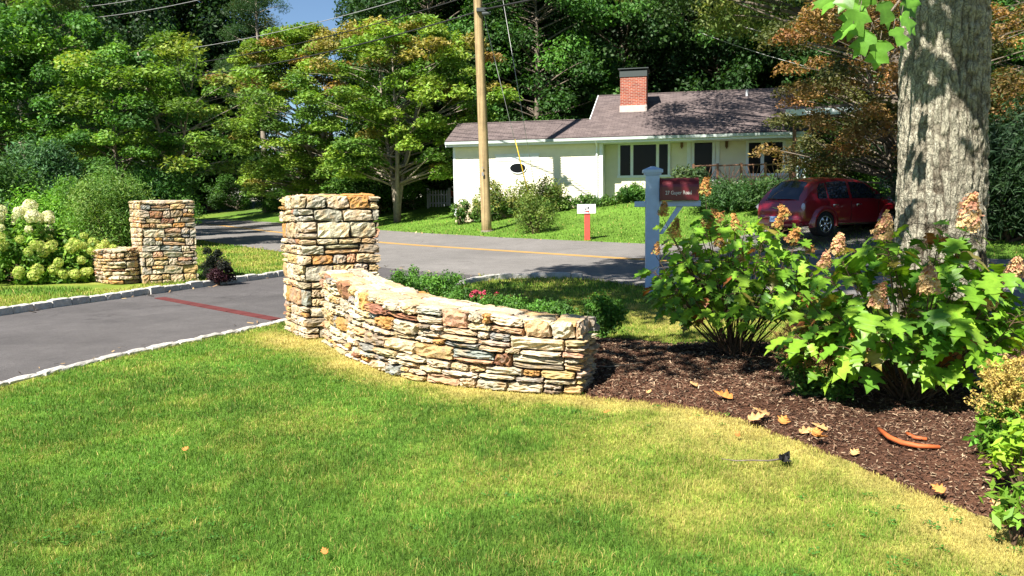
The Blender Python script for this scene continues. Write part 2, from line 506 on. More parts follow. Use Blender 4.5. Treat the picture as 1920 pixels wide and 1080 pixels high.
def offset_line(pts, off):
    o = []
    for i, p in enumerate(pts):
        a = pts[max(i - 1, 0)]; b = pts[min(i + 1, len(pts) - 1)]
        dx, dy = b[0] - a[0], b[1] - a[1]; L = math.hypot(dx, dy)
        o.append((p[0] - dy / L * off, p[1] + dx / L * off))
    return o
ROAD_FAR = offset_line(CS, FAR_OFF)
ROAD_POLY = RN + ROAD_FAR[::-1]

def gxy(px, py):
    p = G(px, py); return (p.x, p.y)
MULCH_FRONT = [gxy(*q) for q in [(1092, 738), (1110, 745), (1180, 750), (1250, 757), (1330, 770), (1400, 790), (1470, 820), (1540, 845),
               (1620, 880), (1700, 912), (1780, 946), (1850, 975), (1920, 1010), (2100, 1090)]]
MULCH_POLY = MULCH_FRONT + [(4.4, 2.6), (6.5, 5.0), (5.4, 8.0), (4.2, 8.7), (2.8, 8.75), (1.7, 8.7), (1.15, 9.3), (0.6, 9.9), (-0.6, 11.2), (-1.5, 12.5), (-1.9, 12.0), (-1.65, 10.2), (-0.9, 9.1), (0.3, 7.5)]
LEFT_BED = [(-7.3, 15.3), (-8.4, 15.6), (-10.3, 16.0), (-14, 16.2), (-14, 20), (-9, 21.5), (-7.5, 19)]

def clean(x, y):
    """True where lawn may grow"""
    m = ~in_poly(x, y, ROAD_POLY) & ~in_poly(x, y, DRIVE_POLY) & ~in_poly(x, y, MULCH_POLY) & ~in_poly(x, y, LEFT_BED)
    m &= dist_line(x, y, NEAR_KERB_S) > 0.1
    m &= dist_line(x, y, FAR_KERB_S) > 0.13
    return m

# wall path (front foot of the curved wall)
WALL_FRONT = [gxy(*q) for q in [(612, 640), (628, 653), (671, 676), (720, 699), (790, 715), (843, 723), (887, 729), (965, 737), (1086, 741)]]
WALL_FRONT = chaikin(WALL_FRONT, 2)

GREEN = np.array((0.095, 0.190, 0.025)); DRY = np.array((0.46, 0.38, 0.12)); LUSH = np.array((0.115, 0.215, 0.028)); YG = np.array((0.21, 0.27, 0.04))
def dryness(x, y):
    d = 0.55 * np.clip((x + 0.35 + (vnoise(x * .9 + 5, y * .9) - .5) * 1.5) / 2.2, 0, 1)
    dw = dist_line(x, y, WALL_FRONT + [(-2.9, 9.7)])
    d = d + np.clip(1 - dw / 0.62, 0, 1) * 1.15
    dm = dist_line(x, y, MULCH_FRONT)
    d = d + np.clip(1 - dm / 0.45, 0, 1) * 0.55
    dk = dist_line(x, y, NEAR_KERB_S)
    d = d + np.clip(1 - dk / 0.28, 0, 1) * 0.6
    d = d + (vnoise(x * 2.3, y * 2.3) - .5) * 0.5 + (vnoise(x * 9, y * 9 + 3) - .5) * 0.5
    d = np.where(in_near(x, y), d, 0.32 + (vnoise(x * 1.2, y * 1.2) - .5) * 0.7)
    return np.clip(d, 0, 1)
def in_near(x, y):
    return (y < 12.2) & (road_s(x, y) < -5)

def lawn_col(x, y):
    d = dryness(x, y)[:, None]
    g = GREEN * (0.85 + 0.5 * vnoise(x * 1.6 + 9, y * 1.6)[:, None])
    c = np.where(d < .5, g * (1 - 2 * d) + YG * 2 * d, YG * (2 - 2 * d) + DRY * (2 * d - 1))
    far = (road_s(x, y) > 3)[:, None]
    v = vnoise(x * .6, y * .6)[:, None]
    c = np.where(far, LUSH * (0.8 + .5 * v), c)
    return c

# ------------------------------------------------------------------ ground
def axis(dense0, dense1, step, far0, far1):
    a = list(np.arange(dense0, dense1 + 1e-6, step))
    x = dense1; s = step
    while x < far1:
        s *= 1.25; x += s; a.append(x)
    x = dense0; s = step; pre = []
    while x > far0:
        s *= 1.25; x -= s; pre.append(x)
    return np.array(pre[::-1] + a)
gx = axis(-14, 14, 0.25, -500, 500); gy = axis(2, 44, 0.25, -300, 700)
X, Y = np.meshgrid(gx, gy)
xf, yf = X.ravel(), Y.ravel()
inside = in_poly(xf, yf, ROAD_POLY) | in_poly(xf, yf, DRIVE_POLY)
zf = terrain(xf, yf) - np.where(inside, 0.04, 0.0) - np.where(in_poly(xf, yf, MULCH_POLY), 0.03, 0)
cf = lawn_col(xf, yf) * 0.8
sF = road_s(xf, yf)
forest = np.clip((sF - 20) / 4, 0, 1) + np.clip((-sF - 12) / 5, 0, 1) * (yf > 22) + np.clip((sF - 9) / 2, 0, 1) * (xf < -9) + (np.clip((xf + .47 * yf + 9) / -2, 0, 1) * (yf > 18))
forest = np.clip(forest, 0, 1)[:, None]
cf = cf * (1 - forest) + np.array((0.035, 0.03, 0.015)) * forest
nx, ny = len(gx), len(gy)
ii = (np.arange(ny - 1)[:, None] * nx + np.arange(nx - 1)[None, :]).ravel()
gf = np.stack([ii, ii + 1, ii + nx + 1, ii + nx], 1)
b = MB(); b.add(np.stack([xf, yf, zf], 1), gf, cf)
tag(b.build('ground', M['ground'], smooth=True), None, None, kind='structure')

# road: a strip between its two edges, following the terrain
NS = 260
def at_param(pts, n):
    pts = np.array(pts); seg = np.hypot(*(pts[1:] - pts[:-1]).T); s = np.concatenate([[0], np.cumsum(seg)])
    t = np.linspace(0, s[-1], n)
    return np.stack([np.interp(t, s, pts[:, 0]), np.interp(t, s, pts[:, 1])], 1)
farl = at_param(ROAD_FAR, NS)
rn = np.array(at_param(RN, 900))
nearl = []
for i in range(NS):
    p = farl[i]; q = farl[min(i + 1, NS - 1)] - farl[max(i - 1, 0)]; q = q / np.hypot(*q)
    n = np.array([q[1], -q[0]])
    rel = rn - p; al = np.abs(rel @ q); k = np.where(rel @ n > 0, al, 1e9).argmin()
    w = min(max(rel[k] @ n, 6), 16)
    nearl.append(p + n * w)
nearl = np.array(nearl)
K = 14
V = []
for i in range(NS):
    for k in range(K + 1):
        t = k / K; V.append(nearl[i] * (1 - t) + farl[i] * t)
V = np.array(V); zz = terrain(V[:, 0], V[:, 1]) + 0.004
ii = (np.arange(NS - 1)[:, None] * (K + 1) + np.arange(K)[None, :]).ravel()
b = MB(); b.add(np.column_stack([V, zz]), np.stack([ii, ii + K + 1, ii + K + 2, ii + 1], 1)[:, ::-1])
road = b.build('road', M['asphalt'], smooth=True); tag(road, None, None, kind='structure')
# double yellow line
def line_strip(off0, off1, lift, m, name, parent, wob=0):
    a = at_param(offset_line(CS, off0), 300); c = at_param(offset_line(CS, off1), 300)
    v = np.concatenate([a, c]); z = terrain(v[:, 0], v[:, 1]) + lift
    n = len(a); i = np.arange(n - 1)
    bb = MB(); bb.add(np.column_stack([v, z]), np.stack([i, i + 1, i + n + 1, i + n], 1))
    return bb.build(name, m, parent)
line_strip(-0.17, -0.06, 0.010, M['yellow'], 'centre_line', road)
line_strip(0.05, 0.16, 0.010, M['yellow'], 'centre_line', road)

# driveway
def flat_poly(name, poly, z, m, kind='structure', col=None):
    import bmesh
    bm = bmesh.new()
    vs = [bm.verts.new((p[0], p[1], z)) for p in poly]
    f = bm.faces.new(vs)
    if f.normal.z < 0: f.normal_flip()
    bmesh.ops.triangulate(bm, faces=[f])
    me = bpy.data.meshes.new(name); bm.to_mesh(me); bm.free()
    me.materials.append(m)
    at = me.color_attributes.new('Col', 'FLOAT_COLOR', 'POINT')
    for d in at.data: d.color = (*(col or (1, 1, 1)), 1)
    o = bpy.data.objects.new(name, me); COL.objects.link(o)
    o['kind'] = kind
    return o
M['drive'] = mat('driveway_asphalt', (0.088, 0.081, 0.080), 0.85, spec=0.25, noise=((0.6, 0.22, 6), (3, 0.12, 5), (18, .1, 4), (200, 0.55, 2)), bump=(180, 0.7, 0.006))
M['asphalt'] = mat('asphalt2', (0.165, 0.154, 0.145), 0.85, spec=0.25, noise=((0.35, 0.16, 6), (2.5, 0.10, 5), (12, .08, 4), (130, 0.4, 2)), bump=(130, 0.5, 0.005))
road.data.materials[0] = M['asphalt']
def cracks(m, scale, wid, dark, coords='Object'):
    N = m.node_tree.nodes; L = m.node_tree.links; b = N['Principled BSDF']
    src = b.inputs['Base Color'].links[0].from_socket
    tc = [n for n in N if n.type == 'TEX_COORD'][0]
    n2 = N.new('ShaderNodeTexNoise'); n2.inputs['Scale'].default_value = scale * 1.7; n2.inputs['Detail'].default_value = 6; L.new(tc.outputs[coords], n2.inputs['Vector'])
    va = N.new('ShaderNodeMix'); va.data_type = 'RGBA'; va.blend_type = 'LINEAR_LIGHT'; va.inputs[0].default_value = .5
    L.new(tc.outputs[coords], va.inputs[6]); L.new(n2.outputs['Color'], va.inputs[7])
    vo = N.new('ShaderNodeTexVoronoi'); vo.feature = 'DISTANCE_TO_EDGE'; vo.inputs['Scale'].default_value = scale; L.new(va.outputs[2], vo.inputs['Vector'])
    mr = N.new('ShaderNodeMapRange'); mr.inputs['From Max'].default_value = wid; mr.inputs['To Min'].default_value = dark; mr.inputs['To Max'].default_value = 1; L.new(vo.outputs['Distance'], mr.inputs['Value'])
    n3 = N.new('ShaderNodeTexNoise'); n3.inputs['Scale'].default_value = .45; L.new(tc.outputs[coords], n3.inputs['Vector'])
    m2 = N.new('ShaderNodeMapRange'); m2.inputs['From Min'].default_value = .5; m2.inputs['From Max'].default_value = .6; L.new(n3.outputs['Fac'], m2.inputs['Value'])
    mx = N.new('ShaderNodeMix'); mx.data_type = 'RGBA'; mx.blend_type = 'MULTIPLY'; L.new(m2.outputs[0], mx.inputs[0]); L.new(src, mx.inputs[6]); L.new(mr.outputs[0], mx.inputs[7])
    L.new(mx.outputs[2], b.inputs['Base Color'])
cracks(M['drive'], .55, .012, .62)
cracks(M['asphalt'], .4, .012, .66)
flat_poly('driveway', DRIVE_POLY, 0.001, M['drive'])
# red threshold strip across the driveway
a0 = np.array(gxy(299, 559)); a1 = np.array(gxy(520, 600)); d = a1 - a0; nrm = np.array([-d[1], d[0]]) / np.hypot(*d)
b = MB()
w = 0.085
for i in range(9):
    t0, t1 = i / 9 + .002, (i + 1) / 9 - .002
    pts = [a0 + d * t0 - nrm * w, a0 + d * t1 - nrm * w, a0 + d * t1 + nrm * w, a0 + d * t0 + nrm * w]
    b.prism([tuple(p) for p in pts], 'z', 0.002, 0.014)
tag(b.build('threshold_strip', M['redstrip']), 'dark red strip laid across the driveway asphalt between the two stone piers', 'strip')

# mulch bed sheet + chips
b = MB()
mx = np.arange(-2.5, 6.6, 0.12); my = np.arange(2.2, 12.8, 0.12)
XX, YY = np.meshgrid(mx, my); xm, ym = XX.ravel(), YY.ravel()
edge_d = dist_line(xm, ym, MULCH_POLY + MULCH_POLY[:1])
ins = in_poly(xm, ym, MULCH_POLY)
zm = np.where(ins, np.clip(edge_d / 0.5, 0, 1) * 0.07 + 0.004, -0.06) + (vnoise(xm * 4, ym * 4) - .5) * 0.04 * ins
cm = np.array((0.075, 0.036, 0.022)) * (0.8 + 0.6 * vnoise(xm * 2, ym * 2)[:, None])
nmx, nmy = len(mx), len(my)
ii = (np.arange(nmy - 1)[:, None] * nmx + np.arange(nmx - 1)[None, :]).ravel()
ff = np.stack([ii, ii + 1, ii + nmx + 1, ii + nmx], 1)
keep = ins[ff].any(1)
b.add(np.stack([xm, ym, zm], 1), ff[keep], cm)
tag(b.build('mulch_bed', M['mulch'], smooth=True), None, None, kind='structure')
def mulch_z(x, y):
    x = np.asarray(x, float); y = np.asarray(y, float)
    e = dist_line(x, y, MULCH_POLY + MULCH_POLY[:1])
    return np.clip(e / 0.5, 0, 1) * 0.07 + 0.004 + (vnoise(x * 4, y * 4) - .5) * 0.04

def chips(n, seed, polytest, xr, yr, zf, cols, size=(0.012, 0.05)):
    r = RS(seed)
    x = r.uniform(*xr, n * 4); y = r.uniform(*yr, n * 4)
    p = polytest(x, y); x, y = x[p][:n], y[p][:n]; n = len(x)
    L = r.uniform(size[0], size[1], n) * np.clip(y / 6, .8, 2); w = L * r.uniform(.12, .3, n)
    a = r.uniform(0, 2 * np.pi, n); tl = r.normal(0, .3, n); z = zf(x, y) + 0.006 + r.rand(n) * 0.012
    dx, dy = np.cos(a), np.sin(a)
    def pt(i, j):
        return np.stack([x + dx * L * i * .5 - dy * w * j * .5, y + dy * L * i * .5 + dx * w * j * .5, z + L * i * .5 * np.sin(tl) + w * j * .2], 1)
    v = np.stack([pt(-1, -1), pt(1, -1), pt(1, 1), pt(-1, 1)], 1).reshape(-1, 3)
    c = np.array(cols)[r.randint(0, len(cols), n)] * r.uniform(.6, 1.35, (n, 1))
    bb = MB(); bb.add(v, np.arange(n * 4).reshape(-1, 4), np.repeat(c, 4, 0))
    return bb
front = lambda x, y: in_poly(x, y, MULCH_POLY)
b = chips(90000, 5, front, (-0.5, 5.2), (2.4, 9), mulch_z,
          [(.10, .052, .034), (.06, .034, .022), (.18, .11, .07), (.32, .23, .15), (.04, .022, .016), (.13, .068, .042)], (.010, .038))
tag(b.build('mulch_chips', M['chip']), 'shredded brown bark mulch spread over the planting bed', 'mulch', kind='stuff')

def near_edges(x, y):
    inr = in_poly(x, y, ROAD_POLY) | in_poly(x, y, DRIVE_POLY)
    d1 = np.minimum(dist_line(x, y, ROAD_FAR), np.minimum(dist_line(x, y, RN), np.minimum(dist_line(x, y, NEAR_KERB_S), dist_line(x, y, FAR_KERB_S))))
    return inr & ((d1 < .35 * (0.3 + vnoise(x * 3, y * 3))) | (vnoise(x * 91, y * 77) > .985))
b = chips(2600, 8, near_edges, (-14, 14), (5, 40), lambda x, y: terrain(x, y) + .008, [(.36, .24, .12), (.22, .14, .08), (.45, .32, .15), (.2, .2, .1)], (.02, .06))
b2 = chips(700, 9, lambda x, y: in_poly(x, y, ROAD_POLY) & (dist_line(x, y, ROAD_FAR) < .3), (-14, 12), (12, 45), lambda x, y: terrain(x, y) + .008, [(.42, .26, .12), (.5, .35, .2)], (.05, .10))
b.v += b2.v; b.c += b2.c; b.f += [f + b.n for f in b2.f]; b.n += b2.n
tag(b.build('leaf_litter', M['chip']), 'dry leaf litter and grit gathered along the edges of the asphalt', 'litter', kind='stuff')

# ------------------------------------------------------------------ grass
def blades(n, y0, y1, seed, hbase, wbase, zfun=None, dens_pow=1.0, xlim=0.68, test=None):
    r = RS(seed)
    # density falls with distance
    u = r.rand(n)
    y = y0 * (y1 / y0) ** u if dens_pow == 1 else r.uniform(y0, y1, n)
    x = r.uniform(-1, 1, n) * (xlim * y + 2.4)
    m = clean(x, y)
    if test is not None: m &= test(x, y)
    x, y = x[m], y[m]; n = len(x)
    z = terrain(x, y)
    sc = np.clip(y / 4.5, 0.85, 9) ** 0.85
    d = dryness(x, y)
    h = hbase * r.uniform(.55, 1.25, n) * (1 - .35 * d) * (0.75 + .5 * vnoise(x * 3, y * 3)) * np.clip(y / 9, 1, 1.5)
    h = h * np.where(r.rand(n) < .003, 1.8, 1.0)
    w = wbase * r.uniform(.7, 1.3, n) * sc
    a = r.uniform(0, 2 * np.pi, n); lean = np.abs(r.normal(0.45, .35, n)) * (1 + .4 * d)
    la = r.uniform(0, 2 * np.pi, n)
    dx, dy = np.cos(a) * w * .5, np.sin(a) * w * .5
    lx, ly = np.cos(la) * np.sin(lean), np.sin(la) * np.sin(lean); lz = np.cos(lean)
    v = np.zeros((n, 5, 3))
    v[:, 0] = np.stack([x - dx, y - dy, z - .004], 1); v[:, 1] = np.stack([x + dx, y + dy, z - .004], 1)
    mxx, myy, mzz = x + lx * h * .45, y + ly * h * .45, z + lz * h * .6
    v[:, 2] = np.stack([mxx + dx * .8, myy + dy * .8, mzz], 1); v[:, 3] = np.stack([mxx - dx * .8, myy - dy * .8, mzz], 1)
    v[:, 4] = np.stack([x + lx * h * 1.25, y + ly * h * 1.25, z + lz * h * .95], 1)
    c = lawn_col(x, y)
    rr = r.rand(n)
    dryb = rr < (0.06 + 0.5 * d * (road_s(x, y) < 3))
    c = np.where(dryb[:, None], DRY * r.uniform(.6, 1.2, (n, 1)), c * r.uniform(.55, 1.45, (n, 1)))
    c = c * (.72 + .56 * vnoise(x * 11 + 3, y * 11))[:, None] * (.85 + .3 * vnoise(x * 4 + 8, y * 4))[:, None]
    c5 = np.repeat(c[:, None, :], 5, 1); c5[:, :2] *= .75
    base = np.arange(n) * 5
    q = np.stack([base, base + 1, base + 2, base + 3], 1); t = np.stack([base + 3, base + 2, base + 4], 1)
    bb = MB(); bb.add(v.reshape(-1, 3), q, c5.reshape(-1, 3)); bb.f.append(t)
    return bb
near_b = blades(980000, 2.6, 13.5, 11, 0.037, 0.0030)
rw = RS(64); wy_ = 2.8 * (10 / 2.8) ** rw.rand(420); wx_ = rw.uniform(-1, 1, 420) * .66 * wy_
okw = clean(wx_, wy_) & (vnoise(wx_ * 1.3 + 4, wy_ * 1.3) > .5); wx_, wy_ = wx_[okw], wy_[okw]
NB = (near_b, rw, wx_, wy_)
tag(near_b.build('lawn_grass', M['grass']), 'short mown lawn grass, green with straw coloured dry patches, in front of the stone wall', 'grass', kind='stuff')
tag(blades(190000, 13.5, 48, 12, 0.055, 0.0052).build('lawn_grass', M['grass']), 'short green grass on the verges and lawn across the road', 'grass', kind='stuff')

# ------------------------------------------------------------------ dry stone walls
PAL = [((.50, .41, .27), 6), ((.48, .42, .33), 6), ((.38, .36, .32), 3), ((.22, .235, .24), 1.3), ((.46, .26, .09), 1.3),
       ((.27, .13, .085), 1.3), ((.42, .27, .18), 2), ((.56, .50, .39), 5), ((.25, .21, .16), 1.6), ((.50, .37, .19), 3)]
PW = np.array([p[1] for p in PAL], float); PW /= PW.sum()

def pack(r, U, Vv, rows=(0.055, 0.15), big=1.0):
    """random coursed rubble: list of (u0,u1,v0,v1)"""
    out = []; v = 0.0
    while v < Vv - 0.03:
        h = r.uniform(*rows) * big
        if v + h > Vv - rows[0] * .8: h = Vv - v
        u = r.uniform(-0.2, 0.0)
        while u < U - 0.02:
            w = r.uniform(0.09, 0.36) * big * (0.8 + 2 * h)
            if u + w > U - 0.06: w = U - u
            u0 = max(u, 0)
            if h > 0.105 and r.rand() < .42:
                k = r.uniform(.35, .65)
                if r.rand() < .5 and w > .2:
                    out.append((u0, u + w, v, v + h * k)); q = u0 + (u + w - u0) * r.uniform(.35, .65)
                    out.append((u0, q, v + h * k, v + h)); out.append((q, u + w, v + h * k, v + h))
                else:
                    out.append((u0, u + w, v, v + h * k)); out.append((u0, u + w, v + h * k, v + h))
            elif w > .07:
                out.append((u0, u + w, v, v + h))
            else:
                out.append((u0, u + w, v, v + h))
            u += w
        v += h
    return [o for o in out if o[1] - o[0] > .025]

def stones(bb, r, cells, mapf, corners=(), rough=0.02, gap=0.005, warp=True, bright=1.0, inset=-0.05, seed=0, pal=None):
    for (u0, u1, v0, v1) in cells:
        hw, hh = (u1 - u0) / 2 - gap, (v1 - v0) / 2 - gap * .8
        if hw < .01 or hh < .006: continue
        e1, e2 = min(.007 / hw, .2), min(.020 / hw, .4); g1, g2 = min(.006 / hh, .25), min(.016 / hh, .5)
        A = np.concatenate([[-1, -1 + e1, -1 + e2], np.linspace(-1 + e2, 1 - e2, 7)[1:-1] + r.normal(0, .02, 5), [1 - e2, 1 - e1, 1]])
        B = np.concatenate([[-1, -1 + g1, -1 + g2], np.linspace(-1 + g2, 1 - g2, 5)[1:-1] + r.normal(0, .03, 3), [1 - g2, 1 - g1, 1]])
        uc, vc = (u0 + u1) / 2, (v0 + v1) / 2
        us = list(uc + A * hw)
        for c in corners:
            if u0 + .012 < c < u1 - .012:
                k = int(np.argmin([abs(q - c) if 0 < i < len(us) - 1 else 9 for i, q in enumerate(us)])); us[k] = c
                if k + 2 < len(us): us[k + 1] = c + max(.006, (us[k + 2] - c) * .35)
                if k - 2 >= 0: us[k - 1] = c - max(.006, (c - us[k - 2]) * .35)
        us = np.array(us)
        a = (us - uc) / hw; 
        AA, BB = np.meshgrid(a, B)
        UU = np.tile(us, (len(B), 1)); VV = vc + BB * hh
        # irregular outline
        tl, tr, bl, br_ = r.uniform(0, min(.026, hh * .55), 4)
        top = (1 + BB) / 2; lft = (1 - AA) / 2
        VV -= top * (tl * lft ** 2 + tr * (1 - lft) ** 2) * np.abs(AA) ** 1.5
        VV += (1 - top) * (bl * lft ** 2 + br_ * (1 - lft) ** 2) * np.abs(AA) ** 1.5
        sk = r.uniform(-.2, .2) * hh
        UU = UU + sk * BB * (np.abs(AA) > .9) + r.normal(0, min(.004, hw * .06), AA.shape) * (np.abs(AA) < .99)
        VV = VV + r.normal(0, min(.0045, hh * .09), AA.shape)
        depth = r.uniform(0.0, rough * 1.4)
        ed = np.minimum((1 - np.abs(AA)) * hw, (1 - np.abs(BB)) * hh)
        rim = np.clip(1 - ed / .012, 0, 1) ** 1.2
        W = depth + r.normal(0, rough * .30, AA.shape) - rough * .6 * (r.rand(*AA.shape) < .1) + r.uniform(-1, 1) * rough * .5 * AA + r.uniform(-1, 1) * rough * .5 * BB
        W = W + rough * .5 * (1 - AA ** 2) * (1 - BB ** 2)
        W = W * (1 - rim) + (depth - 0.010) * rim
        border = (np.abs(AA) > .995) | (np.abs(BB) > .995)
        W = np.where(border, inset, W)
        if warp:
            wv = (vnoise(UU * 2.1 + seed, VV * 1.3 + seed) - .5) * 0.045 * np.clip(VV / .1, 0, 1)
            wu = (vnoise(UU * 1.5 + 7 + seed, VV * 6 + seed) - .5) * 0.03
            isc = np.isin(np.round(UU, 5), np.round(np.array(corners), 5)) if len(corners) else np.zeros(UU.shape, bool)
            VV = VV + wv
            if not len(corners): UU = UU + wu
        p = mapf(UU.ravel(), VV.ravel(), W.ravel())
        n1, n2 = AA.shape[1], AA.shape[0]
        ii = (np.arange(n2 - 1)[:, None] * n1 + np.arange(n1 - 1)[None, :]).ravel()
        f = np.stack([ii, ii + 1, ii + n1 + 1, ii + n1], 1)
        c = np.array(PAL[r.choice(len(PAL), p=PW) if pal is None else pal[r.randint(len(pal))]][0]) * r.uniform(.8, 1.2) * bright
        c = c * (1 + r.normal(0, .03, 3))
        bb.add(p, f, np.clip(c, .02, .8))

def poly_map(path, closed, zb=0.0, flip=1):
    pts = [np.array(p, float) for p in path]
    if closed: pts = pts + [pts[0]]
    pts = np.array(pts); seg = pts[1:] - pts[:-1]; L = np.hypot(seg[:, 0], seg[:, 1]); s = np.concatenate([[0], np.cumsum(L)])
    nr = np.stack([seg[:, 1] / L, -seg[:, 0] / L], 1) * flip
    vn = np.zeros_like(pts)
    for i in range(len(pts)):
        a = nr[i - 1] if i > 0 else (nr[-1] if closed else nr[0])
        c = nr[i] if i < len(nr) else (nr[0] if closed else nr[-1])
        vn[i] = (a + c) / (1 + a @ c)
    def f(u, v, w):
        u = np.clip(u, 0, s[-1]) if not closed else np.mod(u, s[-1] - 1e-9)
        i = np.clip(np.searchsorted(s, u, side='right') - 1, 0, len(L) - 1); t = (u - s[i]) / L[i]
        xy = pts[i] * (1 - t)[:, None] + pts[i + 1] * t[:, None]
        # normal: blend to the mitre only close to a corner
        if closed:
            e = 0.012 / L[i]
            k0 = np.clip(1 - t / e, 0, 1)[:, None]; k1 = np.clip(1 - (1 - t) / e, 0, 1)[:, None]
            n = nr[i] * (1 - k0 - k1) + vn[i] * k0 + vn[i + 1] * k1
        else:
            n = vn[i] * (1 - t)[:, None] + vn[i + 1] * t[:, None]
        xy = xy + n * w[:, None]
        return np.column_stack([xy, zb + v])
    return f, s

def pier(corner_pts, height, seed, label, taper=0.0):
    """corner points counter-clockwise seen from above"""
    r = RS(seed)
    root = empty('stone_pier', (0, 0, 0))
    f0, s = poly_map(corner_pts, True)
    U = s[-1]
    cx = np.mean([p[0] for p in corner_pts]); cy = np.mean([p[1] for p in corner_pts])
    bb = MB()
    cells = pack(r, U, height - .02, (0.065, 0.18), 1.1)
    stones(bb, r, cells, f0, corners=list(s[1:-1]), rough=.017, gap=.0035, seed=seed)
    # cap stones lying flat on the top
    x0 = np.array(corner_pts[0]); ex = np.array(corner_pts[1]) - x0; ey = np.array(corner_pts[3]) - x0
    lx, ly = np.hypot(*ex), np.hypot(*ey); ex = ex / lx; ey = ey / ly
    def fm(u, v, w):
        return np.column_stack([x0[0] + ex[0] * u + ey[0] * v, x0[1] + ex[1] * u + ey[1] * v, height - .025 + w])
    stones(bb, r, pack(r, lx, ly, (.18, .3), 1.3), fm, rough=.016, warp=False, inset=-.04)
    o = bb.build('stonework', M['stone'], root)
    c = MB()
    ins = []
    for p in corner_pts:
        q = np.array([cx, cy]) + (np.array(p) - np.array([cx, cy])) * .93; ins.append(tuple(q))
    c.prism(ins, 'z', -.1, height - .05)
    c.build('core', M['core'], root)
    root.location = (0, 0, 0)
    tag(root, label, 'pier', 'stone gate piers')
    return root

NPA = np.array(gxy(576, 637)); fr_v = np.array((.80, .33)); lf_v = np.array((-.44, .75))
near_pts = [tuple(NPA + fr_v), tuple(NPA + fr_v + lf_v), tuple(NPA + lf_v), tuple(NPA)]
near_pts = [near_pts[1], near_pts[2], near_pts[3], near_pts[0]]
PIER_H = 1.675
pier(near_pts, PIER_H, 3, 'larger nearer square pier of stacked tan and rust stone, where the curved wall begins')
FPA = np.array(gxy(272, 533)); fr2 = np.array((.88, .45)); lf2 = np.array((-.60, .86))
far_pts = [tuple(FPA + fr2 + lf2), tuple(FPA + lf2), tuple(FPA), tuple(FPA + fr2)]
pier(far_pts, 1.66, 8, 'smaller farther square stone pier beside the yellow hydrangea, across the driveway')

def curved_wall(front, thick, hts, seed, label, flip=1, rows=(.05, .14)):
    """front: foot line; hts: (h_start, h_end)"""
    r = RS(seed)
    pts = np.array(at_param(front, 40))
    seg = np.gradient(pts, axis=0); L = np.hypot(seg[:, 0], seg[:, 1]); nrm = np.stack([seg[:, 1] / L, -seg[:, 0] / L], 1) * flip
    back = pts - nrm * thick
    back = back + np.array([[.065 * max(0, (j - 24) / 15) ** 1.5, 0] for j in range(40)]) * (flip > 0)
    # loop: front, end, back
    path = [tuple(p) for p in pts] + [tuple(p) for p in back[::-1]]
    P_ = np.array(path); sg = P_[1:] - P_[:-1]; Ls = np.hypot(sg[:, 0], sg[:, 1]); s = np.concatenate([[0], np.cumsum(Ls)])
    sf = s[39]; se = s[40]; tot = s[-1]
    def hfrac(u):
        return np.where(u < sf, u / sf, np.where(u < se, 1.0, 1 - (u - se) / (tot - se)))
    vn = np.zeros_like(P_)
    nr = np.stack([sg[:, 1] / Ls, -sg[:, 0] / Ls], 1) * flip
    for i in range(len(P_)):
        a = nr[max(i - 1, 0)]; c = nr[min(i, len(nr) - 1)]
        vn[i] = (a + c) / (1 + a @ c)
    H0, H1 = hts
    Hm = max(H0, H1)
    def f(u, v, w):
        u = np.clip(u, 0, tot); i = np.clip(np.searchsorted(s, u, side='right') - 1, 0, len(Ls) - 1); t = (u - s[i]) / Ls[i]
        xy = P_[i] * (1 - t)[:, None] + P_[i + 1] * t[:, None]
        e = np.minimum(0.012 / Ls[i], .45)
        sharp = (i == 38) | (i == 39) | (i == 40)
        k0 = np.where(sharp, np.clip(1 - t / e, 0, 1), 1 - t)[:, None]; k1 = np.where(sharp, np.clip(1 - (1 - t) / e, 0, 1), t)[:, None]
        n = nr[i] * np.clip(1 - k0 - k1, 0, 1) + vn[i] * k0 + vn[i + 1] * k1
        xy = xy + n * w[:, None]
        hh = H0 + (H1 - H0) * hfrac(u)
        return np.column_stack([xy, v / Hm * hh])
    bb = MB()
    cells = pack(r, tot, Hm - .01, rows, 1.15)
    stones(bb, r, cells, f, corners=[sf, se], rough=.03, seed=seed)
    # flags on the top
    TL = sf
    sp = s[:40]
    def ft(u, v, w):
        x = np.interp(u, sp, pts[:, 0]); y = np.interp(u, sp, pts[:, 1])
        nx_ = np.interp(u, sp, nrm[:, 0]); ny_ = np.interp(u, sp, nrm[:, 1])
        hh = H0 + (H1 - H0) * u / sf
        return np.column_stack([x - nx_ * v, y - ny_ * v, hh - .012 + w])
    stones(bb, r, pack(r, TL, thick, (.12, .24), 1.4), ft, rough=.006, gap=.005, warp=False, bright=.92, inset=-.03, pal=[0, 1, 1, 2, 7, 7, 7, 9, 1, 7, 6])
    root = empty('stone_wall')
    bb.build('stonework', M['stone'], root)
    c = MB()
    k = 0.06
    fi = pts - nrm * k; bi = back + nrm * k
    fi[-1] = fi[-1] - (pts[-1] - pts[-2]) / np.hypot(*(pts[-1] - pts[-2])) * .06
    bi[-1] = bi[-1] - (pts[-1] - pts[-2]) / np.hypot(*(pts[-1] - pts[-2])) * .06
    v = []; n = len(pts)
    for j in range(n):
        hh = H0 + (H1 - H0) * j / (n - 1) - .04
        v += [(*fi[j], -.1), (*fi[j], hh), (*bi[j], hh), (*bi[j], -.1)]
    fs = []
    for j in range(n - 1):
        for q in range(4):
            fs.append((4 * j + q, 4 * j + (q + 1) % 4, 4 * j + 4 + (q + 1) % 4, 4 * j + 4 + q))
    fs += [(0, 1, 2, 3), (4 * n - 4, 4 * n - 3, 4 * n - 2, 4 * n - 1)]
    c.add(v, np.array(fs)); c.build('core', M['core'], root)
    tag(root, label, 'wall', 'low curved stone walls')
    return root
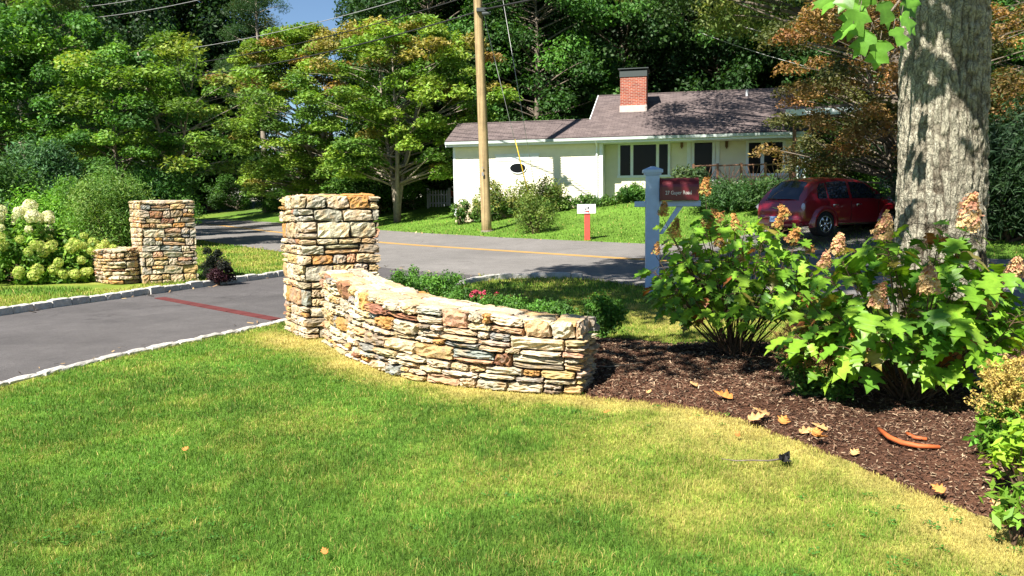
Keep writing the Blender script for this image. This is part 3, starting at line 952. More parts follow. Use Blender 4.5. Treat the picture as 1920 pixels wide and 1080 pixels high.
curved_wall(WALL_FRONT, 0.46, (0.83, 0.60), 23, 'low curved dry stone wall with pale flat top stones in the middle of the lawn')
FW = [gxy(*q) for q in [(262, 531), (235, 534), (205, 534), (180, 528), (164, 519)]]
curved_wall(chaikin(FW, 2), 0.5, (0.74, 0.62), 31, 'short low stone wall joined to the far pier beside the yellow hydrangea', flip=-1)

# ------------------------------------------------------------------ granite kerbs
def kerb(line, w, h, seed, label, name='granite_kerb', length=(.22, .34), z0=-.05):
    r = RS(seed); bb = MB()
    pts = np.array(at_param(line, 2000)); sg = np.hypot(*(pts[1:] - pts[:-1]).T); s = np.concatenate([[0], np.cumsum(sg)])
    u = 0
    while u < s[-1] - .1:
        l = r.uniform(*length)
        a = np.array([np.interp(u + .006, s, pts[:, 0]), np.interp(u + .006, s, pts[:, 1])])
        c = np.array([np.interp(u + l - .006, s, pts[:, 0]), np.interp(u + l - .006, s, pts[:, 1])])
        d = c - a; LL = np.hypot(*d)
        if LL < .05: break
        d /= LL; n = np.array([-d[1], d[0]])
        ww = w * r.uniform(.9, 1.1); hh = h * r.uniform(.85, 1.12); tw = r.normal(0, .006, 2)
        na, nb, nc = 6, 5, 4
        # block as a displaced grid: top + sides
        for face in range(5):
            if face == 0: g = [(i / (na - 1), j / (nb - 1), 1) for j in range(nb) for i in range(na)]; n1, n2 = na, nb
            elif face in (1, 2): g = [(i / (na - 1), float(face == 2), j / (nc - 1)) for j in range(nc) for i in range(na)]; n1, n2 = na, nc
            else: g = [(float(face == 4), i / (nb - 1), j / (nc - 1)) for j in range(nc) for i in range(nb)]; n1, n2 = nb, nc
            g = np.array(g)
            if face == 0: keep = g
            hsh = np.sin(g @ np.array([127.1, 311.7, 74.7]) + u * 13.7) * 43758.5; rn_ = (hsh - np.floor(hsh)) - .5
            hs2 = np.sin(g @ np.array([269.5, 183.3, 246.1]) + u * 7.1) * 43758.5; rn2 = (hs2 - np.floor(hs2)) - .5
            ee = np.minimum(np.minimum(g[:, 0], 1 - g[:, 0]) * LL, np.minimum(g[:, 1], 1 - g[:, 1]) * ww)
            rnd = np.clip(1 - ee / .03, 0, 1) * (g[:, 2] > .99) * .014
            cx = (g[:, 0] - .5) * (1 - .03 * g[:, 2]) + .5; cy = (g[:, 1] - .5) * (1 - .12 * g[:, 2])
            xy = a[None] + d[None] * (cx * LL + rn_ * .010)[:, None] + n[None] * (cy * ww + rn2 * .012)[:, None] + n[None] * tw[0]
            z = z0 + g[:, 2] * (hh - z0) - rnd + rn_ * .008 * (g[:, 2] > .5)
            ii = (np.arange(n2 - 1)[:, None] * n1 + np.arange(n1 - 1)[None, :]).ravel()
            f = np.stack([ii, ii + 1, ii + n1 + 1, ii + n1], 1)
            colr = np.array((.42, .40, .365)) * (0.82 + .36 * ((math.sin(u * 91.7) * 437.5) % 1))
            bb.add(np.column_stack([xy, z]), f, colr)
        u += l
    o = bb.build(name, M['granite'])
    tag(o, label, 'kerb', 'granite block kerbs')
    return o
k_end = [i for i, p in enumerate(NEAR_KERB_S) if p[1] > 15.2][0]
kerb(NEAR_KERB_S[:k_end + 1], 0.12, 0.035, 41, 'low pale granite block kerb between the near lawn and the driveway', length=(.24, .4))
kerb(NEAR_KERB_S[k_end:], 0.15, 0.10, 43, 'short curved granite kerb where the verge behind the stone wall meets the road', length=(.3, .5))
kerb(FAR_KERB_S, 0.15, 0.12, 42, 'raised pale granite block kerb on the far side of the driveway', length=(.26, .36))

# ------------------------------------------------------------------ foliage tools
def leaves_mb(bb, r, centers, radii, counts, ll, lw, cols, flat=0.5, out=0.5, droop=0.2, jitter=.25, surf=.5):
    """rhombic leaves spread through ellipsoidal clumps"""
    K = len(centers)
    counts = np.broadcast_to(np.asarray(counts), (K,)).astype(int)
    idx = np.repeat(np.arange(K), counts); n = len(idx)
    d = r.normal(size=(n, 3)); d /= np.linalg.norm(d, axis=1)[:, None] + 1e-9
    rr = r.rand(n) ** surf
    rad = np.asarray(radii)[idx]
    p = np.asarray(centers)[idx] + d * rr[:, None] * rad
    # fold clump edges downward
    p[:, 2] -= droop * rad[:, 2] * (np.hypot(d[:, 0], d[:, 1]) * rr) ** 2
    nm = np.array([0, 0, 1.0]) * flat + d * out + r.normal(0, .45, (n, 3)); nm /= np.linalg.norm(nm, axis=1)[:, None] + 1e-9
    a = r.normal(size=(n, 3)); a[:, 2] -= .4; a -= nm * (a * nm).sum(1)[:, None]; a /= np.linalg.norm(a, axis=1)[:, None] + 1e-9
    s = np.cross(nm, a)
    L = ll * r.uniform(.65, 1.3, n)[:, None]; W = lw * r.uniform(.7, 1.25, n)[:, None]
    v = np.stack([p - a * L, p + s * W - nm * W * .25, p + a * L - nm * L * .2, p - s * W - nm * W * .25], 1)
    cols = np.asarray(cols)
    cc = cols[idx] if cols.ndim == 2 and len(cols) == K else np.tile(cols, (n, 1))
    cc = cc * r.uniform(1 - jitter, 1 + jitter, (n, 1)) * (1 + r.normal(0, .06, (n, 3)))
    bb.add(v.reshape(-1, 3), np.arange(n * 4).reshape(-1, 4), np.repeat(np.clip(cc, .003, .9), 4, 0))
    return bb

def curve_pts(a, b_, r, sag=.1, n=5, up=0.0):
    a = np.array(a, float); b_ = np.array(b_, float); L = np.linalg.norm(b_ - a)
    m = (a + b_) / 2 + r.normal(0, sag * L, 3); m[2] += up * L
    o = []
    for i in range(n):
        t = i / (n - 1); o.append(tuple((1 - t) ** 2 * a + 2 * t * (1 - t) * m + t * t * b_))
    return o

def make_tree(seed, H, crown_r, z0, nclump, leaf_n, ll, lw, cols, colw=None, trunk_r=.2, clump=(1.2, .5), flat=.6, out=.4, droop=.4,
              bark='bark', shape='ellip', trunk_top=.85, lean=(0, 0), squash=1.0, stems=1, offset=(0, 0), shell=.45, jitter=.3, dens=None, topc=None):
    """returns (trunk mesh, crown mesh) in local coordinates"""
    r = RS(seed); tb = MB(); cb = MB()
    C = []
    tries = 0
    cz = (H + z0) / 2; hz = (H - z0) / 2
    md = clump[0] * .62
    while len(C) < nclump and tries < 20000:
        tries += 1
        a = r.uniform(0, 2 * np.pi); q = r.rand() ** shell; zz = r.uniform(-1, 1)
        if shape == 'ellip': R_ = math.sqrt(max(0, 1 - zz * zz)) * crown_r
        elif shape == 'cone': R_ = (1 - (zz + 1) / 2) ** .8 * crown_r + .25
        elif shape == 'vase': R_ = crown_r * (1 - max(0, zz) ** 2.2) ** .5 * (.75 + .25 * min(1, zz + 1))
        elif shape == 'round': R_ = crown_r * (1 - abs(zz) ** 3) ** .5
        else: R_ = crown_r
        x, y, z = math.cos(a) * R_ * q + offset[0], math.sin(a) * R_ * q * squash + offset[1], cz + zz * hz
        if any((x - c[0]) ** 2 + (y - c[1]) ** 2 + ((z - c[2]) * 1.8) ** 2 < md * md for c in C): md *= .9995; continue
        C.append((x, y, z))
    C = np.array(C)
    # trunks
    axes = []
    for k in range(stems):
        ang = 2 * math.pi * k / stems + r.uniform(0, 1); sp = 0 if stems == 1 else crown_r * .28
        top = np.array([lean[0] + math.cos(ang) * sp + offset[0] * .6, lean[1] + math.sin(ang) * sp + offset[1] * .6, z0 + (H - z0) * trunk_top])
        n = 9; pts = []; rad = []
        ph = r.uniform(0, 6, 2)
        for i in range(n):
            t = i / (n - 1)
            w = .012 * H * t
            pts.append((top[0] * t ** 1.3 + math.sin(t * 5 + ph[0]) * w, top[1] * t ** 1.3 + math.sin(t * 4 + ph[1]) * w, -0.15 + (top[2] + .15) * t))
            rad.append(trunk_r * (1.25 if i == 0 else 1) * (1 - .78 * t) / (1 if stems == 1 else 1.35))
        tb.tube(pts, rad, 9); axes.append((np.array(pts), np.array(rad)))
    for c in C:
        ax, ar = axes[r.randint(len(axes))]
        zt = c[2] - r.uniform(.18, .4) * (math.hypot(c[0], c[1]) + .6)
        zt = min(max(zt, z0 * .75), ax[-1][2])
        i = int(np.argmin(abs(ax[:, 2] - zt)))
        st = np.array([np.interp(zt, ax[:, 2], ax[:, 0]), np.interp(zt, ax[:, 2], ax[:, 1]), zt])
        rr = min(np.interp(zt, ax[:, 2], ar) * .55, .012 * np.linalg.norm(c - st) + .02)
        tb.tube(curve_pts(st, c, r, .07, 6, .06), [rr, rr * .8, rr * .62, rr * .45, rr * .3, rr * .15], 5, cap=False)
    cols = np.array(cols, float)
    pick = r.choice(len(cols), len(C), p=(np.array(colw) / sum(colw)) if colw else None)
    if topc is not None:
        hz_ = (C[:, 2] - z0) / (H - z0)
        for i in range(len(C)):
            if r.rand() < topc[0] * max(0, hz_[i] - .35) * 1.6: pick[i] = r.choice(topc[1])
    cc = cols[pick] * r.uniform(.75, 1.25, (len(C), 1))
    # top gets the last colour's share when many colours are given
    rx = clump[0] * r.uniform(.7, 1.3, len(C)); rz = clump[1] * r.uniform(.7, 1.3, len(C))
    radii = np.stack([rx, rx * r.uniform(.8, 1.2, len(C)), rz], 1)
    cnt = (leaf_n / len(C) * (rx / clump[0]) ** 1.5).astype(int) + 3
    leaves_mb(cb, r, C, radii, cnt, ll, lw, cc, flat, out, droop, jitter)
    return tb.mesh('trunk', M[bark], True), cb.mesh('crown', M['leaf'])

def place_tree(meshes, loc, rz=0, s=1.0, name='tree', label='', cat='tree', group=None, sz=None):
    root = empty(name, loc, rz)
    root.scale = (s, s, sz or s)
    for nm, me in zip(('trunk', 'crown'), meshes):
        o = bpy.data.objects.new(nm, me); COL.objects.link(o); o.parent = root
    tag(root, label, cat, group)
    return root

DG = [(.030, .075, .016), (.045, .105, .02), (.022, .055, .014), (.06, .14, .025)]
BG = [(.08, .19, .03), (.055, .14, .025), (.11, .23, .035), (.04, .10, .02)]
print('trees', [float(q) for q in road_s(np.array([-7,4.2,-.95,-15,-22.]), np.array([40,38,31.,41,62]))])
proto = {
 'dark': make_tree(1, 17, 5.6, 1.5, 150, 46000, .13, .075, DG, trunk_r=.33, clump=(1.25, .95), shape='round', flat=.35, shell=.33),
 'mid': make_tree(2, 15, 5.0, 1.2, 130, 42000, .12, .07, BG, [2, 3, 1, 3], trunk_r=.28, clump=(1.15, .8), shape='round', flat=.5, shell=.35),
 'bright': make_tree(3, 12, 4.4, 1.2, 110, 34000, .12, .07, [(.11, .23, .035), (.15, .28, .04), (.07, .17, .03), (.05, .12, .025)], trunk_r=.2, clump=(.95, .5), shape='round', flat=.7, shell=.4),
 'pine': make_tree(4, 20, 3.8, 8.5, 60, 26000, .16, .022, [(.03, .075, .02), (.05, .10, .03), (.10, .12, .03)], [4, 3, 1], trunk_r=.36, clump=(1.2, .6), shape='round', trunk_top=.95, bark='paleb'),
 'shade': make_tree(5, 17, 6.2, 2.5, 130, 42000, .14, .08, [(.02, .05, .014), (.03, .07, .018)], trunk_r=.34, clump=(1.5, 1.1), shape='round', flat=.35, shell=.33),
 'under': make_tree(6, 5.5, 3.0, 0.3, 70, 22000, .09, .05, [(.05, .12, .02), (.09, .19, .03), (.03, .07, .015)], trunk_r=.1, clump=(.75, .5), shape='round', stems=3),
}
DBG = []
def wood(kind, px, Y, s, label, rz=None, name='broadleaf_tree', group='trees of the wood behind'):
    x = (px - 960) / F * Y
    while abs(float(road_s(np.array([x]), np.array([Y]))[0])) < 7.5 or (px > 330 and float(road_s(np.array([x]), np.array([Y]))[0]) < 0):
        Y += 1.0; x = (px - 960) / F * Y
    r = random.random() * 6.28 if rz is None else rz
    return place_tree(proto[kind], (x, Y, tz(x, Y)), r, s, name, label, 'tree', group)
# far row and middle row
WOODS = [
 ('shade', -80, 60, 1.15), ('dark', 40, 52, 1.0), ('shade', 160, 62, 1.15), ('dark', 255, 50, 1.05), ('shade', 350, 60, 1.1), ('dark', 405, 56, .9),
 ('shade', 805, 62, 1.05), ('dark', 815, 56, 1.0), ('mid', 880, 60, 1.15), ('shade', 960, 64, 1.15), ('mid', 1010, 54, 1.0), ('shade', 1085, 62, 1.15),
 ('dark', 1170, 58, 1.1), ('shade', 1260, 64, 1.15), ('dark', 1340, 58, 1.05), ('shade', 1450, 62, 1.15), ('dark', 1560, 54, 1.0), ('shade', 1660, 60, 1.15),
 ('dark', 1780, 50, 1.0), ('shade', 1880, 56, 1.1), ('dark', 2000, 46, 1.0), ('mid', 1920, 40, .8)]
ORD = ['first', 'second', 'third', 'fourth', 'fifth', 'sixth', 'seventh', 'eighth', 'ninth', 'tenth', 'eleventh', 'twelfth']
cnt = [0, 0, 0]
FARROW = [(-120, 88, 2.0), (0, 92, 1.9), (110, 86, 1.9), (220, 92, 2.0), (320, 88, 1.9), (385, 94, 1.5), (835, 92, 1.55), (890, 92, 1.8), (980, 90, 1.8), (1080, 92, 1.8), (1200, 92, 1.8), (1320, 90, 1.8)]
for i, (px, Y, sc_) in enumerate(FARROW):
    x = (px - 960) / F * Y
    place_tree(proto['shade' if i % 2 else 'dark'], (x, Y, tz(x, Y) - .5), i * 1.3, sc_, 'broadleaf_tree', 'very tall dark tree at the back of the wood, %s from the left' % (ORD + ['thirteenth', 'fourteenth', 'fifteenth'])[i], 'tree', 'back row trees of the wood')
for i, (k, px, Y, s) in enumerate(WOODS):
    gi = 0 if px < 500 else 1 if px < 1140 else 2
    lab = ['tall dark tree behind the left hedges, %s from the left edge', 'tall tree behind garage and dogwoods, %s from the left there',
           'tall dark tree behind main roof and maple, %s from the left there'][gi] % ORD[cnt[gi]]
    cnt[gi] += 1
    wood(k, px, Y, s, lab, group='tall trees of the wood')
wood('pine', 505, 47, 1.0, 'tall pine whose dark trunk stands against the patch of blue sky', name='pine_tree', group=None)
wood('pine', 400, 44, .95, 'tall pine with a leaning dark trunk behind the pale green crown', name='pine_tree', group=None)
wood('pine', 62, 42, .95, 'tall pine with a pale trunk at the far left of the wood', name='pine_tree', group=None)
for px, Y, s, lab in [(-20, 34, 1.0, 'leafy understorey tree at the far left edge'), (100, 38, 1.1, 'leafy understorey tree in front of the pale pine trunk'),
                      (232, 31, .76, 'leafy understorey tree above the tall willowy shrub'), (330, 46, 1.15, 'leafy understorey tree right of the far pier top')]:
    wood('bright', px, Y, s * .8, lab, name='understorey_tree', group=None)
for ui, (px, Y, s) in enumerate([(250, 40, .75), (330, 44, .75), (395, 50, .9), (450, 60, 1.0), (520, 58, 1.0), (585, 52, 1.0), (650, 50, 1.0), (715, 48, 1.0), (780, 52, .9), (840, 55, 1.0)]):
    x = (px - 960) / F * Y
    while abs(float(road_s(np.array([x]), np.array([Y]))[0])) < 8: Y += 1; x = (px - 960) / F * Y
    place_tree(proto['under'], (x, Y, tz(x, Y)), random.random() * 6, s, 'undergrowth_shrub', 'dark undergrowth shrub at the foot of the wood, %s from the left' % ORD[ui], 'shrub', 'undergrowth shrubs at the wood edge')

# dogwoods beyond the road
print('dogwoods')
DWC = [(.145, .245, .036), (.195, .285, .042), (.095, .185, .03), (.26, .225, .06), (.31, .20, .07)]
def dog(px, py, H, cr, z0, seed, label, w=(4, 4, 4, 2, .6), off=(0, 0), n=120, leafn=40000, stems=3, tr=.17):
    p = hit(px, py); print('dog', px, p, road_s(np.array([p.x]), np.array([p.y])))
    me = make_tree(seed, H, cr, z0, n, leafn, .12, .065, DWC, w, trunk_r=tr, topc=(.38, [3, 3, 3, 4]), clump=(.95, .34), flat=.9, out=.2, droop=.9, shape='vase',
                   bark='paleb', stems=stems, offset=off, shell=.5, trunk_top=.7)
    return place_tree(me, p, 0, 1, 'dogwood_tree', label, 'tree', 'dogwood trees')
dog(745, 416, 11.0, 5.9, 2.6, 51, 'spreading dogwood with rusty tinted leaves left of the utility pole', (5, 3, 4, 1, .2), (.2, .5), 170, 52000, tr=.22)
dog(610, 411, 12.7, 6.6, 1.6, 52, 'large yellow green dogwood rising above the nearer stone pier', (5, 6, 3, .4, .1), (-.5, 0), 230, 76000, tr=.26)
p = P(328, 372, 32); 
me = make_tree(53, 7.9, 3.8, 2.8, 56, 15000, .09, .05, [(.16, .26, .04), (.12, .21, .035), (.22, .28, .05)], trunk_r=.13, clump=(.85, .3), flat=1, out=.2, droop=.9, shape='vase', stems=2, bark='paleb')
place_tree(me, (p.x, p.y, tz(p.x, p.y)), 0, 1, 'dogwood_tree', 'sparse pale green dogwood with flat leaf layers above the far stone pier', 'tree', 'dogwood trees')

# oak hanging over the house from the right
me = make_tree(61, 20, 7.0, 6.6, 130, 60000, .11, .038, [(.15, .19, .045), (.10, .14, .03), (.22, .25, .06), (.05, .09, .02)], trunk_r=.38, clump=(1.2, .85), flat=.2, out=.4, droop=.7, shape='round', offset=(-5.2, 2.0), shell=.35)
place_tree(me, (14.2, 29.5, tz(14.2, 29.5)), 0, 1, 'oak_tree', 'tall olive green oak whose crown hangs over the brown roof', 'tree')
# red-brown japanese maple
me = make_tree(62, 7.0, 4.8, 1.5, 210, 60000, .060, .030, [(.25, .14, .05), (.19, .125, .045), (.31, .19, .07), (.10, .10, .035), (.07, .085, .026), (.30, .15, .065)], [3, 2.5, 2.5, 5, 5, 1], trunk_r=.19,
               clump=(.55, .26), flat=.8, out=.25, droop=1.2, shape='vase', stems=3, shell=.5, trunk_top=.7)
place_tree(me, (11.6, 24.6, tz(11.6, 24.6)), .4, 1, 'japanese_maple', 'orange and bronze leaved japanese maple behind the red car', 'tree')

# conifer hedge at the far right, and other shrubs by function
def shrub(loc, rx, ry, h, seed, label, cols, n=6000, ll=.05, lw=.02, name='shrub', cat='shrub', group=None, clump=.3, flat=.4, stems=6, out=.5, z0=.05, bark='stem', nc=None, droop=.3, surf=.5):
    r = RS(seed)
    root = empty(name, loc)
    nc = nc or max(12, int(26 * (rx * ry * h / .3) ** .4))
    C = []
    for i in range(nc):
        d = r.normal(size=3); d /= np.linalg.norm(d); q = r.rand() ** .33
        C.append((d[0] * q * (rx - clump * .5), d[1] * q * (ry - clump * .5), z0 + h * .5 + d[2] * q * (h * .5 - clump * .3)))
    C = np.array(C); C[:, 2] = np.maximum(C[:, 2], clump * .3)
    sb = MB()
    for i in range(stems):
        c = C[r.randint(nc)]
        sb.tube(curve_pts((r.normal(0, rx * .08), r.normal(0, ry * .08), -.05), c, r, .08, 5), [.02 * h + .004, .016 * h + .003, .012 * h + .002, .007 * h + .002, .003], 5, cap=False)
    sb.build('stems', M[bark], root, True)
    cb = MB()
    cols = np.array(cols, float); cc = cols[r.randint(0, len(cols), nc)] * r.uniform(.8, 1.2, (nc, 1))
    rad = np.stack([clump * r.uniform(.7, 1.3, nc)] * 3, 1); rad[:, 2] *= .85
    leaves_mb(cb, r, C, rad, int(n / nc), ll, lw, cc, flat, out, droop, .3, surf)
    cb.build('foliage', M['leaf'], root)
    tag(root, label, cat, group)
    return root
# house-side shrubs
def hs(px, py, rx, h, seed, label, cols, **k):
    p = hit(px, py); return shrub((p.x, p.y, p.z), rx, rx * .8, h, seed, label, cols, **k)
OLV = [(.16, .20, .04), (.22, .22, .05), (.09, .14, .03)]
for i, (lx, hh_, lab) in enumerate([(-5.1, 1.5, 'loose olive shrub against the garage wall just right of the utility pole'), (-3.6, 1.45, 'twiggy yellowing shrub against the garage wall under the oval window'), (-2.3, 1.7, 'tallest yellowing shrub against the garage wall right of the yellow guy guard')]):
    wx = 4.19 + .9744 * lx - .2250 * .85; wy = 38.0 - .2250 * lx - .9744 * .85
    shrub((wx, wy, tz(wx, wy)), .85, .6, 1.72 - tz(wx, wy) + hh_ * .52, 70 + i * 7 + 110, lab, OLV, n=2600, ll=.07, lw=.03, clump=.36, stems=14)
hs(1003, 437, .95, 1.55, 72, 'twiggy upright shrub on the lawn between the utility pole and the white mailbox', [(.10, .16, .03), (.15, .2, .04)], n=3800, ll=.05, lw=.02, clump=.33, stems=16)
hs(1190, 378, .75, .75, 73, 'low lush green shrub below the bay window', [(.09, .2, .03), (.06, .15, .03)], n=3000, ll=.09, lw=.025)
hs(1290, 378, .9, 1.5, 74, 'grey green rounded shrub left of the porch steps', [(.05, .09, .035), (.09, .14, .05)], n=5000, ll=.08, lw=.035, clump=.45)
hs(1370, 392, 1.9, 1.05, 75, 'wide dark green juniper shrub in front of the porch railing', [(.04, .10, .025), (.06, .13, .035)], n=14000, ll=.09, lw=.02, clump=.5, name='juniper_shrub')
hs(1470, 396, 1.7, 1.1, 76, 'dark shrub behind the rear of the red car', [(.03, .075, .02), (.05, .10, .025)], n=9000, ll=.09, lw=.03, clump=.5)
hs(1590, 390, 1.9, 2.1, 77, 'bright tipped green shrub behind the roof of the red car', [(.07, .16, .03), (.10, .22, .03), (.03, .08, .02)], n=10000, ll=.09, lw=.03, clump=.5)
hs(1880, 452, 2.0, 3.2, 78, 'dark green conifer at the right edge beyond the road', [(.022, .05, .02), (.03, .065, .022)], n=18000, ll=.10, lw=.02, clump=.6, name='conifer_shrub')
hs(1985, 452, 2.2, 4.0, 79, 'dark conifer just outside the right edge beyond the road', [(.022, .05, .02), (.03, .065, .022)], n=14000, ll=.10, lw=.02, clump=.6, name='conifer_shrub')
hs(1780, 430, 1.8, 2.6, 80, 'dark shrub hidden behind the big trunk beyond the road', [(.022, .05, .02)], n=8000, ll=.10, lw=.03, clump=.6)
for i in range(12):
    lx = -6.6 + i * .85
    if lx < .2 or lx > .2:
        yl_ = -.75 + .25 * math.sin(i * 2.1)
        wx = 4.19 + .9744 * lx + .2250 * yl_; wy = 38.0 - .2250 * lx + .9744 * yl_
        g_ = tz(wx, wy); hgt = max(.35, 1.72 - g_ + .06 * math.sin(i * 3.7))
        shrub((wx, wy, g_ - .05), .62, .45, hgt, 90 + i, 'low ground cover clump along the garage wall foot, %s from the left' % ORD[i], [(.08, .17, .03), (.06, .13, .03), (.12, .2, .03)], n=1500, ll=.06, lw=.03, clump=.2, name='groundcover_plant', cat='plant', group='ground cover clumps along the garage')

# left side: hydrangea in flower, willowy shrub, other bushes
def P2(px, Y): return (px - 960) / F * Y
shrub((P2(205, 18.8), 18.8, 0), 1.0, .9, 2.7, 101, 'tall willowy olive green shrub left of the far stone pier', [(.14, .27, .04), (.18, .28, .06), (.10, .20, .035)], n=30000, ll=.045, lw=.012, clump=.42, stems=40, flat=.1, name='willow_shrub', out=.5, nc=60)
shrub((P2(130, 21), 21, 0), 1.3, 1.0, 2.3, 102, 'bright green bushy shrub behind the yellow hydrangea', [(.16, .33, .035), (.12, .26, .03)], n=20000, ll=.05, lw=.018, clump=.5, nc=50)
shrub((P2(15, 23), 23, 0), 1.8, 1.4, 3.0, 103, 'large rounded green bush at the left edge behind the hydrangea', [(.07, .16, .03), (.10, .2, .035), (.05, .11, .025)], n=24000, ll=.06, lw=.028, clump=.55, nc=60)
shrub((P2(300, 30), 30, 0), 1.9, 1.4, 3.2, 104, 'hemlock like feathery green shrub behind the far stone pier', [(.05, .13, .03), (.08, .18, .03)], n=24000, ll=.07, lw=.02, clump=.6, nc=60)
shrub((P2(90, 28), 28, 0), 1.6, 1.4, 3.8, 105, 'blue green feathery pine shrub in front of the wooden fence', [(.05, .12, .045), (.07, .16, .05)], n=20000, ll=.09, lw=.02, clump=.6, nc=50)
shrub((P2(-60, 25), 25, 0), 1.8, 1.4, 3.6, 106, 'green bush cut by the left edge of the picture', [(.06, .15, .03)], n=14000, ll=.06, lw=.03, clump=.6)
# purple-leaved barberry right of the far pier
shrub((P2(408, 15.9), 15.9, 0), .36, .3, .46, 107, 'small dark purple leaved shrub to the right of the far stone pier', [(.022, .024, .018), (.04, .013, .02)], n=2600, ll=.025, lw=.016, clump=.13, name='barberry_shrub')
shrub((P2(387, 16.3), 16.6, 0), .22, .3, .72, 108, 'dark spiky shrub close against the right side of the far stone pier', [(.014, .02, .012)], n=2600, ll=.05, lw=.008, clump=.12, name='spiky_shrub', flat=0)
print('ok part1')

def petals_mesh(seed, kind):
    """one flower head: mass of four-petalled florets"""
    r = RS(seed); bb = MB()
    cream = kind == 'cream'
    if cream: kind = 'ball'
    if kind == 'ball': n, R0, H0 = 110, .085, .10
    else: n, R0, H0 = 95, .075, .21
    V = []; C = []
    for i in range(n):
        a = i * 2.39996; t = (i + .5) / n
        if kind == 'ball':
            zz = 1 - 1.75 * t; rad = math.sqrt(max(0, 1 - zz * zz)) * R0; z = zz * H0 * .8 + .02; nz = zz
        else:
            rad = R0 * (1 - t) ** .6 * r.uniform(.75, 1.15) * (1 if t > .06 else .6); z = t * H0 - .02; nz = .25 + t * .6
        nv = Vector((math.cos(a) * (1 - abs(nz) * .5), math.sin(a) * (1 - abs(nz) * .5), nz)).normalized()
        c = Vector((math.cos(a) * rad, math.sin(a) * rad, z)) + Vector(r.normal(0, .006, 3))
        nv = (nv + Vector(r.normal(0, .35, 3))).normalized()
        e1 = nv.orthogonal().normalized(); e2 = nv.cross(e1); tw = r.uniform(0, 3)
        sz = r.uniform(.014, .021) * (1.15 if kind != 'ball' else 1.0)
        if cream: base = Vector((.74, .74, .46)) if r.rand() < .7 else Vector((.60, .66, .28))
        elif kind == 'ball': base = Vector((.60, .64, .19)) if r.rand() < .5 else Vector((.38, .52, .09))
        elif kind == 'rust': base = Vector((.50, .25, .08)) if r.rand() < .6 else (Vector((.24, .12, .05)) if r.rand() < .5 else Vector((.46, .42, .12)))
        else: base = Vector((.62, .42, .20)) if r.rand() < .6 else Vector((.55, .27, .17))
        base = base * r.uniform(.75, 1.2)
        for k in range(4):
            an = tw + k * math.pi / 2
            d = e1 * math.cos(an) + e2 * math.sin(an); s = nv.cross(d)
            o = c + d * .001
            V += [o, o + d * sz * .6 + s * sz * .5 + nv * .002, o + d * sz * 1.15 + nv * r.uniform(-.003, .006), o + d * sz * .6 - s * sz * .5 + nv * .002]
            C += [base] * 4
    bb.add([tuple(v) for v in V], np.arange(len(V)).reshape(-1, 4), np.array([tuple(c) for c in C]))
    return bb.mesh('flower_head', M['petal'])
HEAD = {k: [petals_mesh(200 + i + 10 * j, k) for i in range(3)] for j, k in enumerate(('ball', 'rust', 'tan', 'cream'))}

_, rw, wx_, wy_ = NB
wb_ = MB()
leaves_mb(wb_, rw, np.stack([wx_, wy_, np.full(len(wx_), .022)], 1), np.tile((.045, .045, .010), (len(wx_), 1)), 16, .008, .006, np.tile((.06, .17, .025), (len(wx_), 1)), 1.6, .1, 0)
tag(wb_.build('clover_patch', M['leaf']), 'small clover and broad leaved weeds scattered in the mown lawn', 'clover', kind='stuff')

# panicle hydrangea on the left
r = RS(77)
hroot = empty('hydrangea_bush', (P2(60, 17.3), 17.3, 0))
tag(hroot, 'big hydrangea bush covered in pale yellow flower heads at the left edge', 'shrub')
rx, ry, hh = 1.75, 1.0, 1.5
C = []
for i in range(170):
    a = r.uniform(0, 2 * np.pi); e = r.uniform(-.1, 1)
    q = r.uniform(.72, 1.0)
    ce = math.sqrt(max(0, 1 - max(e, 0) ** 2)); wob = 1 + .12 * math.sin(3 * a + 1)
    zf_ = max(.12, e * hh * q * (1.0 if math.cos(a) < .35 else 1 - .55 * (math.cos(a) - .35)))
    C.append((math.cos(a) * ce * rx * q * wob, math.sin(a) * ce * ry * q, zf_))
C = np.array(C)
sb = MB()
for i in range(40):
    c = C[r.randint(len(C))]; sb.tube(curve_pts((r.normal(0, .25), r.normal(0, .15), -.02), c, r, .06, 5), [.012, .011, .009, .006, .004], 5, cap=False)
sb.build('stems', M['stem'], hroot, True)
cb = MB(); cols = np.array([(.13, .26, .03), (.18, .32, .035), (.10, .2, .03)])[r.randint(0, 3, len(C))]
leaves_mb(cb, r, C * .93, np.tile((.26, .24, .22), (len(C), 1)), 110, .055, .030, cols, .6, .5, .3, .25)
cb.build('foliage', M['leaf'], hroot)
order = [i for i in range(len(C)) if C[i][1] < .3][:99]
for i in order:
    c = C[i]
    o = bpy.data.objects.new('flower_head', HEAD['cream' if c[2] > .88 else 'ball'][i % 3]); COL.objects.link(o); o.parent = hroot
    nrm_ = Vector((c[0] / rx, c[1] / ry - .2, c[2] / hh + .3)).normalized()
    o.location = Vector(c) + nrm_ * .20; o.rotation_euler = nrm_.to_track_quat('Z', 'Y').to_euler()
    sc = r.uniform(.8, 1.3) if c[2] < 1.0 else r.uniform(1.15, 1.65); o.scale = (sc, sc, sc)

